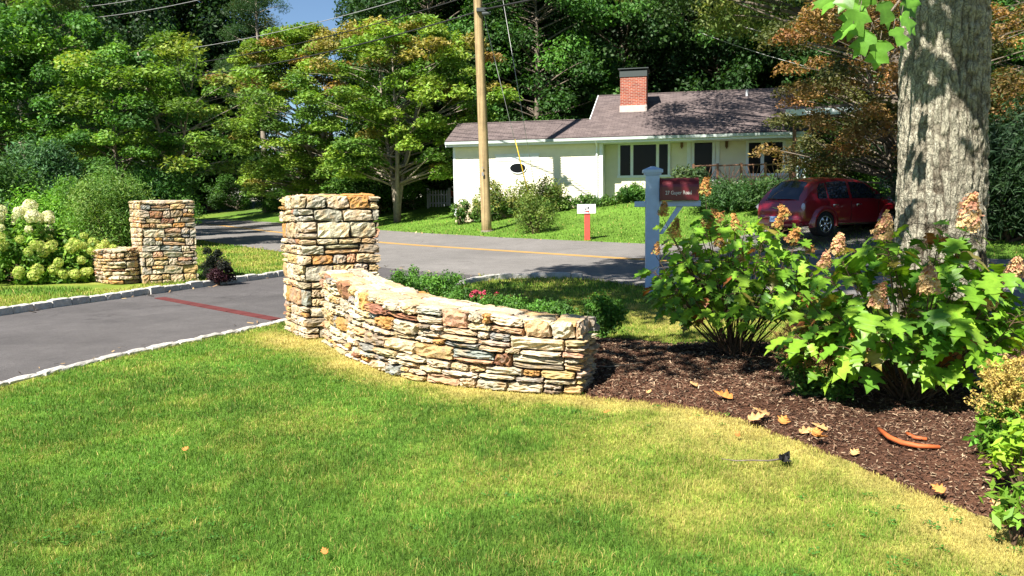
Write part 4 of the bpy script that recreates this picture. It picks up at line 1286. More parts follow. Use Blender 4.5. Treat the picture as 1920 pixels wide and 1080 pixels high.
# ------------------------------------------------------------------ oakleaf hydrangeas
def lobed_outline():
    half = [(0, 0), (.10, -.03), (.26, .02), (.36, .10), (.30, .16), (.24, .22), (.40, .30), (.50, .42), (.42, .44), (.28, .46), (.20, .52), (.30, .64), (.32, .74), (.22, .72), (.14, .78), (.06, .92), (0, 1.04)]
    return half
HALF = np.array(lobed_outline())
def big_leaf(bb, base, d, n, L, col, r, curl=.18, fold=.2, half=HALF):
    """lobed leaf from base in direction d with upper normal n"""
    d = np.array(d, float); d /= np.linalg.norm(d); n = np.array(n, float); n -= d * (n @ d); n /= np.linalg.norm(n) + 1e-9
    s = np.cross(d, n)
    w = r.uniform(.85, 1.1)
    V = []; F_ = []
    mid = []
    for (x, y) in half:
        mid.append(base + d * y * L - n * curl * L * y * y)
    k = len(half)
    V += mid
    for sgn in (1, -1):
        for (x, y) in half:
            j = r.normal(0, .012)
            V.append(base + d * (y + j) * L + s * sgn * x * w * L + n * (fold * x * L - curl * L * (y * y + .8 * x * x)) + n * r.normal(0, .012) * L)
    for i in range(k - 1):
        F_.append((i, k + i, k + i + 1, i + 1)); F_.append((i, i + 1, 2 * k + i + 1, 2 * k + i))
    c = np.tile(np.array(col, float), (len(V), 1)); c[:k] *= 1.25; c[k:] *= r.uniform(.85, 1.12, (len(V) - k, 1))
    bb.add(np.array(V), np.array(F_), np.clip(c, 0, .9))

def oak_hydrangea(loc, rx, ry, h, nst, seed, label, leafL, heads, ztop=None, cols=None, gapz=.42, nleaf=9, low=6):
    r = RS(seed); root = empty('oakleaf_hydrangea', loc); base = Vector(loc)
    tag(root, label, 'shrub', 'oakleaf hydrangeas')
    sb = MB(); lb = MB()
    tips = []
    for i in range(nst):
        a = 2.39996 * i + r.normal(0, .2); t = (i + .5) / nst
        e = math.acos(1 - t * 1.0) if i % low else r.uniform(1.15, 1.55)
        q = r.uniform(.78, 1.0)
        tips.append(np.array([math.cos(a) * math.sin(e) * rx * q, math.sin(a) * math.sin(e) * ry * q, gapz + (h - gapz) * (.12 + .88 * math.cos(e)) * r.uniform(.88, 1.02)]))
    hp = []
    for (px, py, Y, kind, sc) in heads:
        p = P(px, py, Y) - base; hp.append((np.array(p), kind, sc)); tips.append(np.array(p) - np.array([0, 0, .03]))
    for ti, tip in enumerate(tips):
        pts = curve_pts((r.normal(0, .05), r.normal(0, .05), -.03), tip, r, .05, 8, -.02 if ti < nst else .0)
        pts = [np.array(p) for p in pts]
        m0 = pts[2]; 
        rs_ = (1.0 if ti >= nst or ti % 3 == 0 else .55); sb.tube([tuple(p) for p in pts], [q_ * rs_ for q_ in (.010, .009, .008, .007, .006, .005, .004, .003)], 6, cap=False)
        for k in range(nleaf if ti < nst else 6):
            t = r.uniform(.58, 1.0) if k > 1 else r.uniform(.9, 1.0)
            if ti >= nst: t = r.uniform(.55, .93)
            f_ = t * 7; i0 = min(int(f_), 6); st = pts[i0] * (1 - (f_ - i0)) + pts[i0 + 1] * (f_ - i0)
            a = r.uniform(0, 2 * np.pi)
            o2 = np.array([math.cos(a), math.sin(a), 0]); oc = np.array([st[0] / rx, st[1] / ry, 0]); 
            d = o2 * .8 + oc * .7 + np.array([0, 0, r.uniform(-.35, .35)]); d /= np.linalg.norm(d)
            pl = r.uniform(.05, .13); pe = st + d * pl + np.array([0, 0, .02])
            sb.tube([tuple(st), tuple((st + pe) / 2 + [0, 0, .01]), tuple(pe)], [.0028, .0024, .002], 4, cap=False)
            d2 = d + np.array([0, 0, -.3 - r.rand() * .6]); 
            nn = np.array([0, 0, 1.0]) + oc * .35 + r.normal(0, .3, 3)
            c = np.array(cols[r.randint(len(cols))]) * r.uniform(.7, 1.25)
            if r.rand() < .06: c = np.array((.24, .20, .04)) * r.uniform(.7, 1.1)
            elif r.rand() < .03: c = np.array((.26, .09, .03))
            big_leaf(lb, pe, d2, nn, leafL * r.uniform(.55, 1.2), c, r, curl=r.uniform(.05, .3), fold=r.uniform(.05, .3))
    sb.build('stems', M['stem'], root, True)
    lb.build('foliage', M['bigleaf'], root, True)
    for i, (p, kind, sc) in enumerate(hp):
        o = bpy.data.objects.new('flower_head', HEAD[kind][i % 3]); COL.objects.link(o); o.parent = root
        o.location = p; o.scale = (sc, sc, sc * r.uniform(.85, 1.15)); o.rotation_euler = (r.normal(0, .35), r.normal(0, .35), r.uniform(0, 6))
    return root
GL = [(.13, .27, .022), (.17, .32, .026), (.08, .19, .02), (.21, .35, .03)]
oak_hydrangea((2.12, 7.8, .05), .88, .68, 1.42, 62, 301, 'oakleaf hydrangea with small rusty flower heads in front of the blue grey mailbox post', .150,
    [(1322, 362, 7.6, 'rust', 0.81), (1243, 402, 7.5, 'rust', 0.68), (1263, 440, 7.4, 'rust', 0.81), (1322, 420, 7.5, 'rust', 0.72), (1350, 412, 7.7, 'rust', 0.68),
     (1230, 474, 7.6, 'rust', 0.51), (1380, 430, 7.9, 'rust', 0.68), (1348, 460, 7.5, 'rust', 0.68), (1472, 405, 7.8, 'rust', 0.72), (1457, 425, 7.6, 'rust', 0.68),
     (1482, 452, 7.5, 'rust', 0.85), (1520, 472, 7.7, 'rust', 0.68), (1390, 487, 7.4, 'rust', 0.51)], cols=GL, nleaf=9)
oak_hydrangea((2.95, 6.0, .05), .92, .62, 1.40, 60, 302, 'oakleaf hydrangea with large tan and pink flower heads in front of the big trunk', .182,
    [(1570, 470, 6.1, 'tan', 0.79), (1655, 440, 6.0, 'tan', 0.92), (1545, 500, 6.2, 'tan', 0.70), (1815, 420, 5.7, 'tan', 1.14), (1742, 545, 5.4, 'tan', 1.01),
     (1645, 572, 5.4, 'tan', 0.88), (1853, 570, 5.5, 'tan', 0.79), (1900, 515, 5.9, 'tan', 0.84)], cols=GL, nleaf=9, gapz=.26, low=4)

# ------------------------------------------------------------------ the big trunk
print('trunk')
def big_trunk():
    r = RS(5)
    B0 = P2(1768, 7.0); base = Vector((B0, 7.0, 0))
    root = empty('shade_tree', base)
    tag(root, 'massive shade tree with furrowed pale bark standing in the mulch bed', 'tree')
    nz, na = 330, 300
    zs = np.concatenate([np.linspace(-.1, 5.2, nz), np.linspace(5.3, 9.0, 30)])
    prof_z = [-.1, 0.0, .15, .4, .9, 1.6, 2.6, 3.6, 5.2, 9]
    prof_r = [.60, .54, .445, .385, .350, .336, .324, .312, .295, .24]
    cx_z = [0, .5, 1.6, 3.4, 9]; cx_x = [.03, .01, -.03, -.065, -.2]
    TH, ZZ = np.meshgrid(np.linspace(0, 2 * np.pi, na, endpoint=False), zs)
    Rr = np.interp(ZZ, prof_z, prof_r)
    # buttress lobes at the foot
    Rr = Rr * (1 + .10 * np.exp(-np.clip(ZZ, 0, 9) / .35) * np.cos(5 * TH + .7) + .02 * np.sin(2 * TH + ZZ * .8) + .012 * np.sin(3 * TH - ZZ * 1.7))
    arc = TH * .37
    # furrows: warped ridged stripes, closed round the trunk
    k = na
    def cyl(sc_a, sc_z, off):
        return vnoise(np.cos(TH) * sc_a + 20 + off, np.sin(TH) * sc_a + ZZ * sc_z + 20 + off)
    wv = (cyl(2.2, 2.6, 0) - .5) * 1.5 + (cyl(5, 6, 9) - .5) * .55
    ph = TH * 34 + wv * 4.0 + (vnoise(np.cos(TH) * 14 + 40, np.sin(TH) * 14 + ZZ * 18 + 40) - .5) * 2.4
    rid = 1 - (1 - np.abs(np.sin(ph / 2))) ** 2.6
    brk = np.clip((vnoise(np.mod(np.floor(ph / (2 * np.pi)), 34) * 3.3 + 7, ZZ * 16 + np.mod(np.floor(ph / (2 * np.pi)), 34) * 5.1) - .22) * 3.2, .3, 1)
    fine = vnoise(TH * 40, ZZ * 34)
    fine = np.where(TH > 6.2, .5, fine)
    h = rid * brk
    amp = np.clip(.55 + 1.3 * (vnoise(np.cos(TH) * 1.6 + 50, np.sin(TH) * 1.6 + ZZ * 1.1 + 50) - .1), .5, 1.25)
    h = 1 - (1 - h) * amp
    disp = (h - .7) * .022 + (fine - .5) * .016 + (vnoise(np.cos(TH) * 9 + 30, np.sin(TH) * 9 + ZZ * 9 + 30) - .5) * .02
    Rr = Rr + disp
    cx = np.interp(ZZ, cx_z, cx_x)
    Xx = cx + Rr * np.cos(TH); Yy = Rr * np.sin(TH) 
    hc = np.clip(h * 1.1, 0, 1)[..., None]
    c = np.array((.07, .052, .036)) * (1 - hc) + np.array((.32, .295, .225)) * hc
    c = c * (0.8 + .4 * cyl(1.2, 1.0, 3))[..., None]
    nzz = len(zs)
    ii = (np.arange(nzz - 1)[:, None] * na + np.arange(na)[None, :]); jj = (np.arange(nzz - 1)[:, None] * na + (np.arange(na)[None, :] + 1) % na)
    f = np.stack([ii.ravel(), jj.ravel(), jj.ravel() + na, ii.ravel() + na], 1)
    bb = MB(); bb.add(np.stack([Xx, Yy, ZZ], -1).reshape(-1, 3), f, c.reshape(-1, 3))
    # limbs
    lb = MB(); cr = MB()
    tops = []
    for k_ in range(11):
        a = 2 * math.pi * k_ / 11 + .3; z = 5.0 + k_ * .33
        L_ = r.uniform(2.6, 4.2)
        tip = (math.cos(a) * L_ * .9 + .1, math.sin(a) * L_ * .9, z + r.uniform(1.6, 4.5)); tops.append(tip)
        st = (np.interp(z, cx_z, cx_x), 0, z)
        lb.tube(curve_pts(st, tip, r, .06, 7, .05), [.15, .13, .11, .09, .06, .04, .02], 8, cap=False)
    lb.tube([(-.2, 0, 8.9), (-.1, .1, 11), (.1, .2, 13.5)], [.24, .16, .05], 10)
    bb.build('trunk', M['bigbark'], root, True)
    C = []
    while len(C) < 190:
        d = r.normal(size=3); d /= np.linalg.norm(d); q = r.rand() ** .4
        c_ = (d[0] * q * 5.4 - 4.0, d[1] * q * 5.0 + 2.4, 11.0 + d[2] * q * 5.6)
        if c_[2] < 3.0 + .27 * (c_[1] + 7) + .5: continue
        C.append(c_)
    C = np.array(C)
    shade_clumps = []
    for (gx_, gy_) in [(1.0, 8.3), (1.5, 8.0), (2.0, 8.3), (2.5, 8.0), (.9, 7.6), (1.7, 7.4), (2.3, 7.3), (2.7, 6.6), (3.2, 6.3), (3.6, 6.8), (1.3, 9.0), (2.2, 9.2)]:  # leaf clumps out of view, added towards the sun to shade the mulch
        hgt = r.uniform(5.6, 6.8); k_ = hgt / TO_SUN.z
        shade_clumps.append((gx_ + TO_SUN.x * k_ - base.x, gy_ + TO_SUN.y * k_ - base.y, hgt))
    for (ox, oz, rad_) in [(-.30, 3.25, .5), (-.05, 3.75, .6), (.25, 3.3, .35), (.35, 3.0, .25), (.1, 4.3, .7), (.2, 2.55, .0), (.36, 2.45, .0)]:  # more unseen clumps, added to throw shade on the upper trunk
        k_ = 2.4 + (ox + .4) * 1.5; shade_clumps.append((ox + TO_SUN.x * k_, -.33 + TO_SUN.y * k_, oz + TO_SUN.z * k_))
    shade_clumps = np.array(shade_clumps)
    leaves_mb(cr, r, shade_clumps, np.tile((.55, .5, .3), (len(shade_clumps), 1)), 60, .10, .07, np.tile((.08, .19, .03), (len(shade_clumps), 1)), .8, .2, .4)
    shade_lobe = []  # unseen outlying lobe of the crown, added to shade the red car
    while len(shade_lobe) < 34:
        d = r.normal(size=3); d /= np.linalg.norm(d); q = r.rand() ** .5
        shade_lobe.append((3.0 - base.x + d[0] * q * 3.6, 14.3 - 7 + d[1] * q * 3.0, 13.6 + d[2] * q * 1.6))
    shade_lobe = np.array(shade_lobe)
    leaves_mb(cr, r, shade_lobe, np.tile((.85, .85, .45), (len(shade_lobe), 1)), 130, .12, .08, np.tile((.08, .19, .03), (len(shade_lobe), 1)), .8, .2, .4)
    for q_ in shade_clumps[12:]:
        lb.tube(curve_pts((0, 0, q_[2] + 1.6), q_, r, .03, 6, .1), [.016, .014, .012, .01, .008, .006], 6, cap=False)
    for q_ in list(shade_clumps[:12]) + list(shade_lobe):
        nn_ = C[np.argmin(np.linalg.norm(C - q_, axis=1))]
        kk_ = .25 if q_[2] < 8 else 1.0
        lb.tube(curve_pts(nn_, q_, r, .04, 6, .05), [.03 * kk_, .025 * kk_, .02 * kk_, .015 * kk_, .012 * kk_, .008 * kk_], 5, cap=False)
    leaves_mb(cr, r, C, np.stack([r.uniform(.7, 1.1, 190)] * 2 + [r.uniform(.4, .6, 190)], 1), 150, .12, .08, np.tile((.08, .19, .03), (190, 1)), .8, .2, .4)
    cr.build('crown', M['leaf'], root)
    lb.build('limbs', M['bark'], root, True)
    # stub burr high on the left of the trunk and a leafy twig hanging in view
    tb = MB(); lf = MB()
    start = np.array(P(1722, -60, 6.8) - base); 
    tb.tube([tuple(start), tuple(np.array(P(1695, -10, 6.6) - base)), tuple(np.array(P(1672, 20, 6.35) - base)), tuple(np.array(P(1640, 40, 6.15) - base))], [.018, .012, .008, .004], 6)
    tb.tube([tuple(np.array(P(1695, -10, 6.6) - base)), tuple(np.array(P(1640, -25, 6.4) - base)), tuple(np.array(P(1585, -15, 6.2) - base))], [.010, .007, .003], 6)
    tul = np.array([(0, 0), (.16, -.04), (.34, .04), (.47, .20), (.36, .26), (.26, .34), (.34, .52), (.40, .72), (.27, .72), (.16, .74), (.10, .84), (.05, .93), (0, 1.0)])
    for (px, py, Y, L_, dx, dz, nx_, ny_, nz_) in [
        (1600, -18, 5.2, .20, -.7, -.9, -.3, -.7, .5), (1575, -10, 5.3, .20, -.8, -.7, -.5, -.3, .8), (1612, 22, 5.0, .21, -.35, -1, .1, -.8, .4),
        (1655, 5, 5.2, .20, .3, -.9, .2, -.9, .4), (1690, 30, 5.3, .19, .5, -.45, -.1, -.7, .6), (1632, 62, 5.0, .20, -.5, -.8, -.2, -.8, .4),
        (1600, 45, 5.0, .19, -.9, -.7, -.2, -.4, .8), (1675, 55, 5.2, .18, .45, -.7, .2, -.8, .5), (1650, 78, 5.1, .20, -.1, -1, -.1, -.9, .3), (1610, 10, 5.4, .22, -.6, -.9, -.2, -.9, .1),
        (1690, 5, 5.5, .17, .6, -.5, .2, -.8, .5), (1562, -6, 4.9, .17, -.6, -.3, 0, -.5, .8), (1700, -20, 5.4, .2, .3, -.9, .2, -.9, .3), (1625, -30, 5.4, .2, .0, -1, -.2, -.9, .3)]:
        Y += 1.0
        bp_ = np.array(P(px, py, Y) - base)
        big_leaf(lf, bp_, (dx, r.uniform(-.3, .3), dz), (nx_, ny_, nz_), L_ * 1.02, np.array((.11, .25, .03)) * r.uniform(.7, 1.2), r, .12, .15, tul)
        tb.tube([tuple(bp_), tuple(bp_ + np.array((.02, .02, .08)))], .0025, 4)
    tb.build('twig', M['bark'], root, True)
    lf.build('twig_leaves', M['bigleaf'], root, True)
    return root
big_trunk()

# ------------------------------------------------------------------ other bed plants
def feathery(loc, h, spread, seed, label, stemcol, n=9, per=420, name='astilbe_plant', leafy=True, size=.008, lower=(.07, .15, .03)):
    r = RS(seed); root = empty(name, loc); sb = MB(); fb = MB(); lb = MB()
    for i in range(n):
        a = r.uniform(0, 2 * np.pi); tip = np.array([math.cos(a) * spread * r.uniform(.2, 1), math.sin(a) * spread * r.uniform(.2, 1), h * r.uniform(.7, 1)])
        pts = [np.array(p) for p in curve_pts((r.normal(0, .03), r.normal(0, .03), 0), tip, r, .05, 6)]
        sb.tube([tuple(p) for p in pts], [.004, .0035, .003, .0025, .002, .001], 4, cap=False)
        # plume of side twigs
        for k in range(14):
            t = .45 + .55 * k / 14; f_ = t * 5; i0 = min(int(f_), 4); st = pts[i0] * (1 - (f_ - i0)) + pts[i0 + 1] * (f_ - i0)
            aa = r.uniform(0, 6.28); ln = (1.05 - t) * .26 + .02
            e = st + np.array([math.cos(aa) * ln, math.sin(aa) * ln, ln * .5])
            sb.tube([tuple(st), tuple(e)], [.0018, .001], 3, cap=False)
            m_ = int(per / 14); tt = r.rand(m_)[:, None]
            q = st * (1 - tt) + e * tt + r.normal(0, .007, (m_, 3))
            leaves_mb(fb, r, q, np.full((m_, 3), .004), 1, size, size * .5, np.array(stemcol)[None].repeat(m_, 0), .3, .2)
        if leafy:
            c = pts[2]
            leaves_mb(lb, r, np.array([c * .9, pts[1], pts[3]]), np.full((3, 3), h * .17), 34, .028, .014, np.array([lower] * 3), .8, .2, .3)
    sb.build('stems', M['stem'], root, True); fb.build('plumes', M['petal'], root)
    if leafy: lb.build('foliage', M['leaf'], root)
    tag(root, label, 'plant', None)
    return root
def g3(px, py, z=.06):
    p = G(px, py, z); return (p.x, p.y, z)
feathery(g3(1520, 745), .62, .2, 401, 'dried brown feathery astilbe between the two oakleaf hydrangeas', (.30, .16, .06), 11)
feathery(g3(1565, 755), .5, .18, 402, 'low dried astilbe with small green leaves left of the nearer hydrangea', (.26, .15, .06), 9)
feathery(g3(1490, 715), .5, .18, 404, 'bronze astilbe plumes standing just right of the farther hydrangea', (.32, .20, .07), 8)
feathery(g3(1895, 860), .66, .3, 403, 'straw yellow feathery plumes at the right edge above the lime green shrub', (.52, .40, .11), 18, per=520, size=.010, name='plume_plant', lower=(.13, .27, .03))
shrub(g3(1925, 930), .24, .22, .40, 405, 'lime green leafy shrub at the lower right edge', [(.26, .40, .03), (.20, .34, .03)], n=300, ll=.042, lw=.018, clump=.13, name='lime_shrub', stems=12, flat=1.0, out=.2, nc=26)
shrub(g3(1905, 1000), .16, .14, .16, 406, 'small low green sprig in the mulch under the lime green shrub', [(.16, .30, .03)], n=140, ll=.035, lw=.014, clump=.08, name='sprig_plant', cat='plant', stems=5)
shrub(g3(1850, 860), .14, .12, .2, 407, 'small green seedling in the mulch left of the straw coloured plumes', [(.12, .26, .03)], n=90, ll=.04, lw=.016, clump=.08, name='seedling_plant', cat='plant', stems=5)

# box hedge behind the wall, box shrub at its end, pink flowers
BOX = [(.07, .17, .025), (.10, .23, .03), (.05, .12, .02)]
for i, (px, Y, h, rx_) in enumerate([(775, 11.8, .60, .42), (825, 11.4, .55, .42), (872, 10.9, .40, .36), (935, 10.2, .33, .33), (985, 9.8, .36, .33), (1040, 9.4, .34, .3)]):
    shrub((P2(px, Y), Y, .02), rx_, .34, h, 420 + i, 'small box shrub behind the curved wall, %s in line from the near pier' % ORD[i], BOX, n=5200, ll=.020, lw=.011, clump=.13, nc=46, group='box shrubs behind the curved wall', name='box_shrub', stems=8)
shrub((P2(1135, 8.9), 8.9, .03), .27, .27, .50, 430, 'rounded box shrub just beyond the free end of the curved stone wall', BOX, n=5600, ll=.018, lw=.010, clump=.11, nc=46, name='box_shrub', stems=8)
fr = empty('begonia_plant', (P2(905, 10.5), 10.5, .02)); tag(fr, 'small patch of red and pink flowers behind the curved wall', 'flowers')
fb = MB(); r = RS(9)
Cc = np.stack([r.uniform(-.16, .2, 14), r.uniform(-.1, .1, 14), r.uniform(.30, .40, 14)], 1)
for c in Cc:
    fb = MB(); leaves_mb(fb, r, c[None], np.full((1, 3), .025), 16, .016, .012, np.array([(.55, .08, .13)]), .5, .5); fb.build('flower', M['petal'], fr)
sb = MB()
for c in Cc: sb.tube([(c[0] * .6, c[1] * .6, 0), tuple(c)], [.005, .002], 4)
sb.build('stems', M['stem'], fr)
fb = MB(); leaves_mb(fb, r, Cc - [0, 0, .1], np.full((14, 3), .07), 30, .02, .014, np.tile((.08, .18, .03), (14, 1)), .7, .4); fb.build('foliage', M['leaf'], fr)

# ------------------------------------------------------------------ fallen leaves, stick, rusty hose
def fallen(px, py, L, ang, m, label, z=None, curl=.25, half=HALF, group=None):
    p = G(px, py, 0.0); zz = z if z is not None else (float(mulch_z([p.x], [p.y])[0]) + .02 if in_poly(np.array([p.x]), np.array([p.y]), MULCH_POLY)[0] else .04)
    r = RS(int(px + py)); bb = MB()
    big_leaf(bb, np.zeros(3), (math.cos(ang), math.sin(ang), .1), (r.normal(0, .25), r.normal(0, .25), 1), L, (1, 1, 1), r, -curl, .35, half)
    o = bb.build('fallen_leaf', M[m], None, True, loc=(p.x, p.y, zz)); tag(o, label, 'leaf', group)
    so = o.modifiers.new('t', 'SOLIDIFY'); so.thickness = .0015
fallen(1372, 762, .14, 2.6, 'deadleaf', 'single curled orange dead leaf lying on the dark mulch')
fallen(1405, 798, .12, .2, 'paleleaf', 'large pale dead leaf at the left end of the leaf pile on the lawn edge')
fallen(1440, 795, .12, 2.4, 'paleleaf', 'pale tan dead leaf in the middle of the leaf pile on the lawn edge', z=.06)
fallen(1465, 805, .10, 1.0, 'deadleaf', 'small darker dead leaf at the right end of the first leaf pile')
for i, (x_, y_) in enumerate([(1500, 820), (1530, 830), (1550, 822), (1545, 838)]):
    fallen(x_, y_, .10, 1.2 * i, 'deadleaf' if i % 2 else 'paleleaf', ['pale dead leaf at the left of the second leaf pile, nearest the first pile', 'orange dead leaf lying lowest in the second leaf pile', 'pale dead leaf at the upper right of the second leaf pile', 'orange dead leaf on top at the front of the second leaf pile'][i], z=.03 + .012 * i, group='dead leaves of the second pile')
fallen(1598, 860, .07, .7, 'paleleaf', 'small pale dead leaf on the mulch edge below the second leaf pile')
fallen(1305, 742, .08, 2.0, 'paleleaf', 'small brown dead leaf on the mulch left of the orange one')
fallen(1215, 748, .06, 1.0, 'paleleaf', 'small grey dead leaf on the mulch near the wall end')
fallen(1380, 828, .05, 1.0, 'deadleaf', 'small rusty dead leaf on the lawn below the leaf pile')
fallen(1133, 784, .05, .3, 'deadleaf', 'small rusty dead leaf on the lawn below the wall end')
fallen(346, 858, .045, 1.4, 'deadleaf', 'small orange dead leaf on the green lawn at lower left', z=.045)
fallen(612, 1057, .045, 2.1, 'deadleaf', 'small orange dead leaf on the lawn at the bottom edge', z=.045)
fallen(1770, 936, .07, 2.1, 'deadleaf', 'dead leaf at the mulch edge near the lower right corner', z=.04)
fallen(1870, 978, .12, .6, 'paleleaf', 'curled pale dead leaf in the lower right corner of the mulch', z=.05)
fallen(1895, 972, .09, 2.6, 'deadleaf', 'brown dead leaf in the lower right corner of the mulch', z=.04)
b = MB(); r = RS(3)
q = [G(x_, y_, .05) for x_, y_ in [(1352, 860), (1380, 864), (1410, 863), (1440, 864), (1468, 860)]]
b.tube([tuple(p) for p in q], [.002, .004, .004, .005, .006], 6)
st = b.build('fallen_stick', M['bark'], None, True); tag(st, 'thin grey stick with a black crumpled end lying on the lawn', 'stick')
b = MB()
e = np.array(q[-1]) + np.array([.01, 0, .01])
leaves_mb(b, r, np.array([e]), np.array([[.05, .03, .02]]), 14, .035, .02, np.array([(.01, .01, .01)]), .3, .5); b.build('crumpled_leaf', M['leaf'], st)
b = MB()
q = [(G(x_, y_, .085) + Vector((0, 0, .012))) for x_, y_ in [(1648, 808), (1668, 824), (1692, 834), (1722, 840), (1762, 842)]]
b.tube([tuple(p) for p in q], [.014, .016, .016, .015, .012], 8)
q = [(G(x_, y_, .085) + Vector((0, 0, .012))) for x_, y_ in [(1700, 816), (1715, 824), (1738, 827)]]
b.tube([tuple(p) for p in q], [.012, .013, .010], 8)
tag(b.build('curved_hose', M['rust'], None, True), 'curved rust orange piece of hose lying on the mulch', 'hose')
b = MB()
q = [G(x_, y_, .08) + Vector((0, 0, .03)) for x_, y_ in [(1110, 690), (1140, 694), (1175, 690), (1220, 683)]]
b.tube([tuple(p) for p in q], [.004, .004, .003, .002], 5); tag(b.build('fallen_twig', M['paleb'], None, True), 'thin pale twig on the mulch right of the wall end', 'twig')

# ------------------------------------------------------------------ text
def text_obj(s, size, m, parent, loc, rot, name='lettering', sx=1.0):
    cu = bpy.data.curves.new('txt', 'FONT'); cu.body = s; cu.size = size; cu.extrude = .002; cu.align_x = 'CENTER'; cu.align_y = 'CENTER'
    to = bpy.data.objects.new('txt', cu); COL.objects.link(to)
    bpy.context.view_layer.update()
    me = bpy.data.meshes.new_from_object(to.evaluated_get(bpy.context.evaluated_depsgraph_get()))
    bpy.data.objects.remove(to)
    me.materials.clear(); me.materials.append(m)
    o = bpy.data.objects.new(name, me); COL.objects.link(o); o.parent = parent; o.location = loc; o.rotation_euler = rot; o.scale = (sx, 1, 1)
    return o

def dome_box(bb, L, W, H, n=10):
    """mailbox body along x, domed top"""
    pts = [(-W / 2, 0), (W / 2, 0)]
    hh = H - W / 2
    for i in range(n + 1):
        a = math.pi * i / n; pts.append((W / 2 * math.cos(a), hh + W / 2 * math.sin(a)))
    bb.prism(pts, 'x', -L / 2, L / 2)

# near mailbox 27 (large, maroon, blue grey post)
Ym = 13.7
ppx = 1224
root = empty('mailbox', (P2(ppx, Ym), Ym, 0), R(-6)); tag(root, 'maroon mailbox on a tall blue grey post behind the hydrangea, lettered with its address', 'mailbox')
u = Ym / F
ztop = P(1224, 312, Ym).z
hw = 12.5 * u
b = MB(); b.box(-hw, hw, -hw, hw, -.2, ztop - .14); 
post = b.build('post', M['postpaint'], root); bv = post.modifiers.new('b', 'BEVEL'); bv.width = .012; bv.segments = 2
b = MB(); b.box(-hw - .025, hw + .025, -hw - .025, hw + .025, ztop - .14, ztop - .105); b.box(-hw - .05, hw + .05, -hw - .05, hw + .05, ztop - .105, ztop - .055)
b.add([(-hw-.05,-hw-.05,ztop-.055),(hw+.05,-hw-.05,ztop-.055),(hw+.05,hw+.05,ztop-.055),(-hw-.05,hw+.05,ztop-.055),(-.03,-.03,ztop),(.03,-.03,ztop),(.03,.03,ztop),(-.03,.03,ztop)], np.array([(0,1,5,4),(1,2,6,5),(2,3,7,6),(3,0,4,7),(4,5,6,7)]))
b.build('post_cap', M['postpaint'], root)
zb = P(1260, 376, Ym).z
b = MB(); b.box(-hw - .18, .78, -hw * .8, hw * .8, zb - .10, zb - .005)
arm = b.build('arm', M['postpaint'], root); bv = arm.modifiers.new('b', 'BEVEL'); bv.width = .01
b = MB(); b.prism([(hw, zb - .55), (hw + .06, zb - .55), (.5, zb - .1), (.4, zb - .1)], 'y', -.045, .045); b.build('brace', M['postpaint'], root)
b = MB(); dome_box(b, .60, .30, .37)
bx = b.build('box', M['maroon'], root, loc=(hw + .03 + .30, -.02, zb)); 
b = MB(); dome_box(b, .02, .315, .38); b.build('box_door', M['maroon'], root, loc=(hw + .015, -.02, zb - .004))
text_obj('27 Guyer Road', .088, M['letter'], root, (hw + .30, -.02 - .152, zb + .125), (math.pi / 2, 0, 0), sx=.78)

# far white mailbox 24 on a red post
p = hit(1101, 450)
root = empty('mailbox', p, R(-8)); tag(root, 'small white mailbox on a red post across the road, numbered 24', 'mailbox')
u = p.y / F; zt_ = P(1100, 383, p.y).z - p.z; zbx = P(1100, 400, p.y).z - p.z
b = MB(); b.box(-5 * u, 5.5 * u, -.09, .09, -.2, zbx - .002); b.build('post', M['redpost'], root)
b = MB(); dome_box(b, 34 * u, .24, zt_ - zbx); b.build('box', M['boxwhite'], root, loc=(-.02, 0, zbx))
b = MB(); b.box(.28, .30, -.123, .123, zbx + .01, zbx + .2); b.build('box_door', M['boxwhite'], root)
text_obj('24', .17, M['black'], root, (0.0, -.130, zbx + .185), (math.pi / 2, 0, 0))
b = MB(); b.box(-.04, .08, -.135, -.124, zbx + .055, zbx + .095); b.box(.05, .08, -.134, -.123, zbx + .03, zbx + .1); b.build('flag', M['redpost'], root)
b = MB(); b.box(-.12, -.05, -.134, -.122, zbx + .055, zbx + .1); b.build('flag_hinge', M['greywood'], root)

# ------------------------------------------------------------------ utility pole, wires, guys
p = hit(913, 434)
pole = empty('utility_pole', p); tag(pole, 'tall weathered wooden utility pole leaning slightly on the grass verge across the road', 'pole')
PY = p.y
def PL(px, py, Y=None): return Vector(P(px, py, Y or PY)) 
top = PL(886, -260); 
b = MB(); n = 20
b.tube([tuple((Vector((0, 0, -.3)) * (1 - t) + (top - p) * t)) for t in np.linspace(0, 1, n)], list(np.linspace(9.6 * PY / F, 7.2 * PY / F, n)), 18)
b.build('pole_shaft', M['pole'], pole, True)
b = MB(); c0 = PL(896, 21) - p; b.box(c0.x - .05, c0.x + .35, c0.y - .32, c0.y - .16, c0.z - .07, c0.z + .07); b.build('cable_clamp', M['darkmetal'], pole)
b = MB(); c0 = PL(909, 29) - p; b.tube([(c0.x - .1, c0.y - .3, c0.z), (c0.x + .25, c0.y - .3, c0.z + .02)], .07, 10); b.build('splice_case', M['darkmetal'], pole)
b = MB(); c0 = PL(905, 330) - p; b.box(c0.x - .03, c0.x + .05, c0.y - .285, c0.y - .262, c0.z, c0.z + .14); b.box(c0.x - .02, c0.x + .03, c0.y - .285, c0.y - .262, c0.z + .3, c0.z + .36); b.build('pole_tag', M['steelwire'], pole)
b = MB(); c0 = PL(913, 440) - p
b.tube([(0.02, -.02, -.1), (0.02, -.02, .05)], 12.2 * PY / F, 16); b.build('base_collar', M['paleb'], pole)
